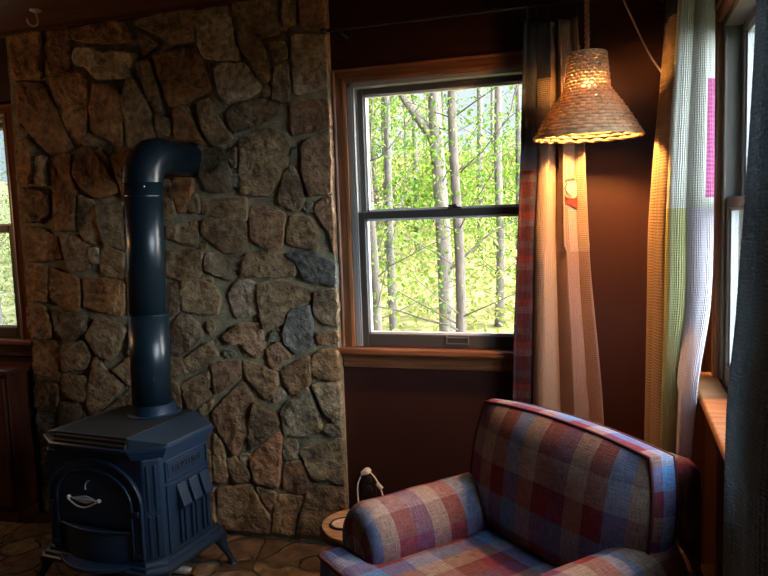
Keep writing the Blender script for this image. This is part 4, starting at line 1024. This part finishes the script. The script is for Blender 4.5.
b.build('woven_crown', M_straw, PL, smooth=180)
b = MB(); b.tube([(.158 * math.cos(a), .158 * math.sin(a), -.002 + .0015 * math.sin(20 * a)) for a in [2 * PI * q / 120 for q in range(120)]], .005, 8, closed=True); b.build('braided_rim', M_straw, PL, smooth=180)
b = MB(); b.tube([(0 + .0012 * math.sin(q * 2.1), .0012 * math.cos(q * 2.1), lerp(.246, (ZC - LZ) / LK - .03, q / 60)) for q in range(61)], .007, 10); b.build('rope_cord', M_rope, PL, smooth=180)
b = MB(); b.lathe([(.05, (ZC - LZ) / LK), (.048, (ZC - LZ) / LK - .015), (.02, (ZC - LZ) / LK - .03)], 30); b.build('canopy', M_black, PL, smooth=40)
b = MB(); b.lathe([(.018, .160), (.019, .19), (.019, .23), (.010, .242)], 24); b.build('lamp_socket', M_black, PL, smooth=40)
M_bulb = mat('lit_bulb', (1, .8, .5), .3, .5, emit=(1, .44, .11), estr=BULB)
b = MB(); b.lathe([(.0, .088)] + [(.030 * math.sin(math.radians(a)), .118 - .030 * math.cos(math.radians(a))) for a in range(12, 150, 12)] + [(.014, .16), (.013, .168)], 28, cap=False); b.build('bulb', M_bulb, PL, smooth=180)

# pale cord swagged from the ceiling down behind the corner curtain
CD = tag(bpy.data.objects.new('cord', None), 'thin pale cord running from the ceiling down behind the corner curtain', 'cord'); C.objects.link(CD)
b = MB(); b.tube([catmull([(-.045, 2.80, ZC), (-.005, 2.80, 2.27), (.05, 2.80, 2.13), (.10, 2.80, 2.02), (.155, 2.80, 1.93), (.20, 2.80, 1.87), (.25, 2.82, 1.80)], i / 40) for i in range(41)], .0032, 8); b.build('wire', mat('cream_cord', (.6, .47, .36), .6, .3), CD, smooth=180)
b = MB(); b.lathe([(.018, 0), (.016, -.008), (.006, -.012)], 16, (-.045, 2.80, ZC)); b.build('ceiling_plate', M_hook, CD, smooth=40)
# ------------------------------------------------------------------ woods outside
def leaf_mat(name, c1, c2):
    m = bpy.data.materials.new(name); m.use_nodes = True
    nt = m.node_tree; N = nt.nodes; L = nt.links; b = N['Principled BSDF']; out = N['Material Output']
    at = N.new('ShaderNodeAttribute'); at.attribute_name = 'tint'
    r = N.new('ShaderNodeValToRGB'); r.color_ramp.elements[0].color = (*c1, 1); r.color_ramp.elements[1].color = (*c2, 1)
    L.new(at.outputs['Fac'], r.inputs[0]); L.new(r.outputs[0], b.inputs['Base Color']); b.inputs['Roughness'].default_value = .6
    b.inputs['Specular IOR Level'].default_value = .2
    t = N.new('ShaderNodeBsdfTranslucent'); L.new(r.outputs[0], t.inputs[0]); mx = N.new('ShaderNodeMixShader'); mx.inputs[0].default_value = .4
    L.new(b.outputs[0], mx.inputs[1]); L.new(t.outputs[0], mx.inputs[2]); L.new(mx.outputs[0], out.inputs[0])
    return m
M_leaf = leaf_mat('spring_leaf', (.045, .13, .010), (.16, .27, .03))
M_leafy = leaf_mat('yellow_leaf', (.14, .19, .03), (.38, .36, .13))
M_bark1 = mat('pale_bark', (.105, .095, .088), .9, .2, var=.3, vscale=6, bump=.8, bscale=18, stretch=(3, 3, 1))
M_bark2 = mat('grey_bark', (.09, .083, .083), .9, .2, var=.35, vscale=6, bump=.8, bscale=18, stretch=(3, 3, 1))
M_bark3 = mat('dark_bark', (.075, .065, .06), .9, .2, var=.35, vscale=6, bump=.8, bscale=18, stretch=(3, 3, 1))
M_wild = mat('woodland_floor', (.20, .21, .065), .95, .1, var=.45, vscale=3.5, bump=1., bscale=12, col2=(.36, .33, .17))
def hill_z(x, y):
    return -.55 + max(0, y - 6) * .06 + max(0, y - 12) * .11 - .12 * max(0, x + 2) * (y > 6) * min(1, (y - 6) / 12) + .25 * noise.noise((x * .15, y * .15, 0))
b = MB(); nx, ny = 60, 50
vs = []
for j in range(ny + 1):
    for i in range(nx + 1):
        x = lerp(-48, 40, i / nx); y = lerp(-14, 42, j / ny)
        z = hill_z(x, y) if y > 4 else -.55
        if XL - 1 < x < FX + .8 and y < FY + .6: z = -.55
        vs.append((x, y, z))
b.add(vs, [(j * (nx + 1) + i, j * (nx + 1) + i + 1, (j + 1) * (nx + 1) + i + 1, (j + 1) * (nx + 1) + i) for j in range(ny) for i in range(nx)])
tag(b.build('ground', M_wild, smooth=180), kind='structure')

def leaves(name, centres, n, spread, size, m, parent=None, rnd=None):
    V = []; F = []; T = []
    for _ in range(n):
        c = rnd.choice(centres); s = size * rnd.uniform(.6, 1.35)
        p = Vector(c) + Vector((rnd.gauss(0, 1) * spread[0], rnd.gauss(0, 1) * spread[1], rnd.gauss(0, 1) * spread[2]))
        R = Matrix.Rotation(rnd.uniform(0, 6.28), 3, 'Z') @ Matrix.Rotation(rnd.uniform(-1.1, 1.1), 3, 'X') @ Matrix.Rotation(rnd.uniform(-.9, .9), 3, 'Y')
        o = len(V)
        for q in ((0, -.6, 0), (.34, -.15, .08), (.26, .3, .06), (0, .7, -.06), (-.26, .3, .06), (-.34, -.15, .08)): V.append(p + R @ (Vector(q) * s))
        F += [[o, o + 1, o + 2, o + 3], [o, o + 3, o + 4, o + 5]]; t = rnd.random(); T += [t, t]
    me = bpy.data.meshes.new(name); me.from_pydata(V, [], F); me.materials.append(m)
    a = me.attributes.new('tint', 'FLOAT', 'FACE'); a.data.foreach_set('value', T)
    o = bpy.data.objects.new(name, me); C.objects.link(o)
    if parent: o.parent = parent
    return o
def tree(label, ratio, y, w, m, lean=0., nleaf=900, seed=0, group=None, forks=(), zspan=(-.9, 2.6), H=9., leafm=None, bend=.06, spread=1., zmax=4.6):
    """ratio: where it stands (x/y), w: trunk width"""
    rnd = random.Random(seed); x0 = ratio * y; g = hill_z(x0, y)
    t = thing('tree', label, 'tree', (x0, y, g - .05), 0, group)
    b = MB(); pts = []; rr = []
    for k in range(25):
        f = k / 24; z = f * H; pts.append((lean * z + bend * noise.noise((z * .5, seed, 0)), bend * noise.noise((z * .5, seed, 5)), z)); rr.append(w / 2 * (1.12 if k == 0 else 1) * (1 - .6 * f))
    b.tube(pts, rr, 12)
    tips = []
    for z0, ax, ln, r in forks:
        p = Vector((lean * z0, 0, z0)); d = Vector((math.sin(ax), rnd.uniform(-.3, .3), math.cos(ax)))
        q = [p + d * ln * s + Vector((0, 0, -.05 * ln * s * s)) + Vector((.05 * ln * noise.noise((s * 3, z0, seed)), 0, .06 * ln * noise.noise((s * 3, z0, seed + 9)))) for s in [i / 8 for i in range(9)]]
        b.tube(q, [r * (1 - .7 * i / 8) for i in range(9)], 7); tips += q[3:]
    for _ in range(14):
        z0 = rnd.uniform(min(.8, zmax * .4), zmax); a = rnd.uniform(-1.9, 1.9); ln = rnd.uniform(.5, 1.5)
        p = Vector((lean * z0, 0, z0)); d = Vector((math.sin(a), rnd.uniform(-.6, .6), .35 + .3 * rnd.random())).normalized()
        q = [p + d * ln * i / 5 + Vector((0, 0, .1 * noise.noise((i, z0, seed)))) for i in range(6)]
        b.tube(q, [max(.004, .008 * (1 - .8 * i / 5)) for i in range(6)], 5); tips += q[1:]
    b.build('trunk', m, t, smooth=180)
    leaves('foliage', [tuple(p) for p in tips], int(nleaf * 2), (.28 * spread, .28, .22), .04 * y / 8, leafm or M_leaf, t, rnd)
    return t
tree('pale straight tree trunk seen at the left edge of the back window', -.3445, 7.2, .10, M_bark1, 0, 1100, 1)
tree('slim grey tree second from the left in the back window', -.3155, 9.0, .115, M_bark2, -.004, 900, 2, forks=((3.2, .5, 1.6, .03),))
tree('thick pale forked tree in the middle of the back window', -.236, 8.2, .19, M_bark1, -.012, 800, 3, forks=((2.6, -.55, 2.4, .06), (1.2, .9, 1.2, .02)))
tree('dark slender tree just right of the thick pale one', -.217, 6.8, .105, M_bark3, .004, 620, 4, zmax=3.4, forks=((.9, -1.2, 1.1, .012),))
tree('leaning pale tree toward the right side of the back window', -.161, 10.5, .13, M_bark1, .018, 560, 5, zmax=3.0, forks=((2.9, .5, 1.3, .018),))
tree('thin grey tree next to the curtain edge in the back window', -.132, 12.0, .11, M_bark2, .01, 560, 6, zmax=2.6)
tree('pale tree seen through the left window', -1.06, 8.0, .20, M_bark1, 0, 900, 7)
tree('slim tree seen through the side window', .155, 9.0, .14, M_bark1, 0, 900, 8)
rnd = random.Random(21)
for k in range(14):
    tree('thin distant tree standing far back in the bright woods', -.40 + .021 * k + rnd.uniform(-.008, .008), rnd.uniform(15, 23), rnd.uniform(.08, .16), M_bark1 if k % 2 else M_bark2, rnd.uniform(-.02, .02), 450, 40 + k, 'distant trees in the woods', leafm=M_leafy if k % 3 else M_leaf, H=8., zmax=3.6 if k < 6 else 1.7)
# undergrowth nobody could count
rnd = random.Random(5)
cs = []
for _ in range(900):
    y = rnd.uniform(8, 30); x = y * rnd.uniform(-1.25, .35); cs.append((x, y, hill_z(x, y) + rnd.uniform(.1, 1.0)))
tag(leaves('undergrowth', cs, 44000, (.5, .5, .4), .075, M_leafy, None, rnd), 'bright yellow green undergrowth filling the woods outside the windows', 'undergrowth', kind='stuff')

# ------------------------------------------------------------------ light
W = bpy.data.worlds.new('sky'); bpy.context.scene.world = W; W.use_nodes = True
N = W.node_tree.nodes; L = W.node_tree.links; bg = N['Background']
tc = N.new('ShaderNodeTexCoord'); sp = N.new('ShaderNodeSeparateXYZ'); L.new(tc.outputs['Generated'], sp.inputs[0])
cr = N.new('ShaderNodeValToRGB'); e = cr.color_ramp.elements
e[0].position = .45; e[0].color = (.30, .33, .16, 1); e[1].position = 1.; e[1].color = (.45, .68, 1.0, 1)
k = e.new(.52); k.color = (.78, .92, .97, 1); k = e.new(.65); k.color = (.80, .89, 1.0, 1)
mr = N.new('ShaderNodeMapRange'); mr.inputs[1].default_value = -1; mr.inputs[2].default_value = 1; L.new(sp.outputs[2], mr.inputs[0]); L.new(mr.outputs[0], cr.inputs[0])
# unseen right side of the sky boosted to light the room
ms = N.new('ShaderNodeMapRange'); ms.inputs[1].default_value = .25; ms.inputs[2].default_value = 1.; ms.inputs[3].default_value = SKY0; ms.inputs[4].default_value = SKY1
L.new(sp.outputs[0], ms.inputs[0]); L.new(cr.outputs[0], bg.inputs[0]); 
wm = N.new('ShaderNodeMapRange'); wm.inputs[1].default_value = .2; wm.inputs[2].default_value = .5; L.new(sp.outputs[0], wm.inputs[0])
mixw = N.new('ShaderNodeMix'); mixw.data_type = 'RGBA'; L.new(wm.outputs[0], mixw.inputs[0]); L.new(cr.outputs[0], mixw.inputs[6]); mixw.inputs[7].default_value = (.96, .95, .92, 1)
L.new(mixw.outputs[2], bg.inputs[0]); L.new(ms.outputs[0], bg.inputs[1])
lm = bpy.data.lights.new('left_room_lamp', 'POINT'); lm.energy = LEFT; lm.color = (1, .55, .25); lm.shadow_soft_size = .09
lo_ = bpy.data.objects.new('left_room_lamp', lm); C.objects.link(lo_); lo_.location = (-4.15, 2.42, 1.62)
sl = bpy.data.lights.new('sun', 'SUN'); sl.energy = SUN; sl.angle = math.radians(2); sl.color = (1, .95, .85)
so = bpy.data.objects.new('sun', sl); C.objects.link(so); so.rotation_euler = Vector((.35, .55, -.75)).to_track_quat('-Z', 'Y').to_euler()
for nm, loc, rot in (('back', (WIN_B, FY + .03, EYE), (-PI / 2, 0, 0)), ('left', (WIN_L, FY + .03, EYE), (-PI / 2, 0, 0)), ('side', (FX + .03, WIN_R, EYE), (0, PI / 2, 0))):
    a = bpy.data.lights.new('portal_' + nm, 'AREA'); a.shape = 'RECTANGLE'; a.size = .95; a.size_y = 1.16
    if nm == 'side': a.size, a.size_y = 1.16, 1.22
    a.cycles.is_portal = True; o = bpy.data.objects.new('portal_' + nm, a); C.objects.link(o); o.location = loc; o.rotation_euler = rot

# ------------------------------------------------------------------ camera and view
cam = bpy.data.cameras.new('camera'); co = bpy.data.objects.new('camera', cam); C.objects.link(co)
cam.sensor_width = 36; cam.lens = 722 / 768 * 36; cam.clip_start = .02; cam.clip_end = 300
R = [(.95064, -.00258, -.31029), (.30833, -.10473, .9455), (-.03493, -.9945, -.09876)]
co.matrix_world = Matrix(((R[0][0], -R[0][1], -R[0][2], 0), (R[1][0], -R[1][1], -R[1][2], 0), (R[2][0], -R[2][1], -R[2][2], EYE), (0, 0, 0, 1)))
sc = bpy.context.scene; sc.camera = co
sc.view_settings.view_transform = 'Standard'; sc.view_settings.look = 'None'; sc.view_settings.gamma = 1
sc.view_settings.use_curve_mapping = False; sc.view_settings.exposure = EXPO
sc.cycles.use_denoising = True; sc.cycles.max_bounces = 10; sc.cycles.diffuse_bounces = 5; sc.cycles.transparent_max_bounces = 24
sc.cycles.sample_clamp_indirect = 6
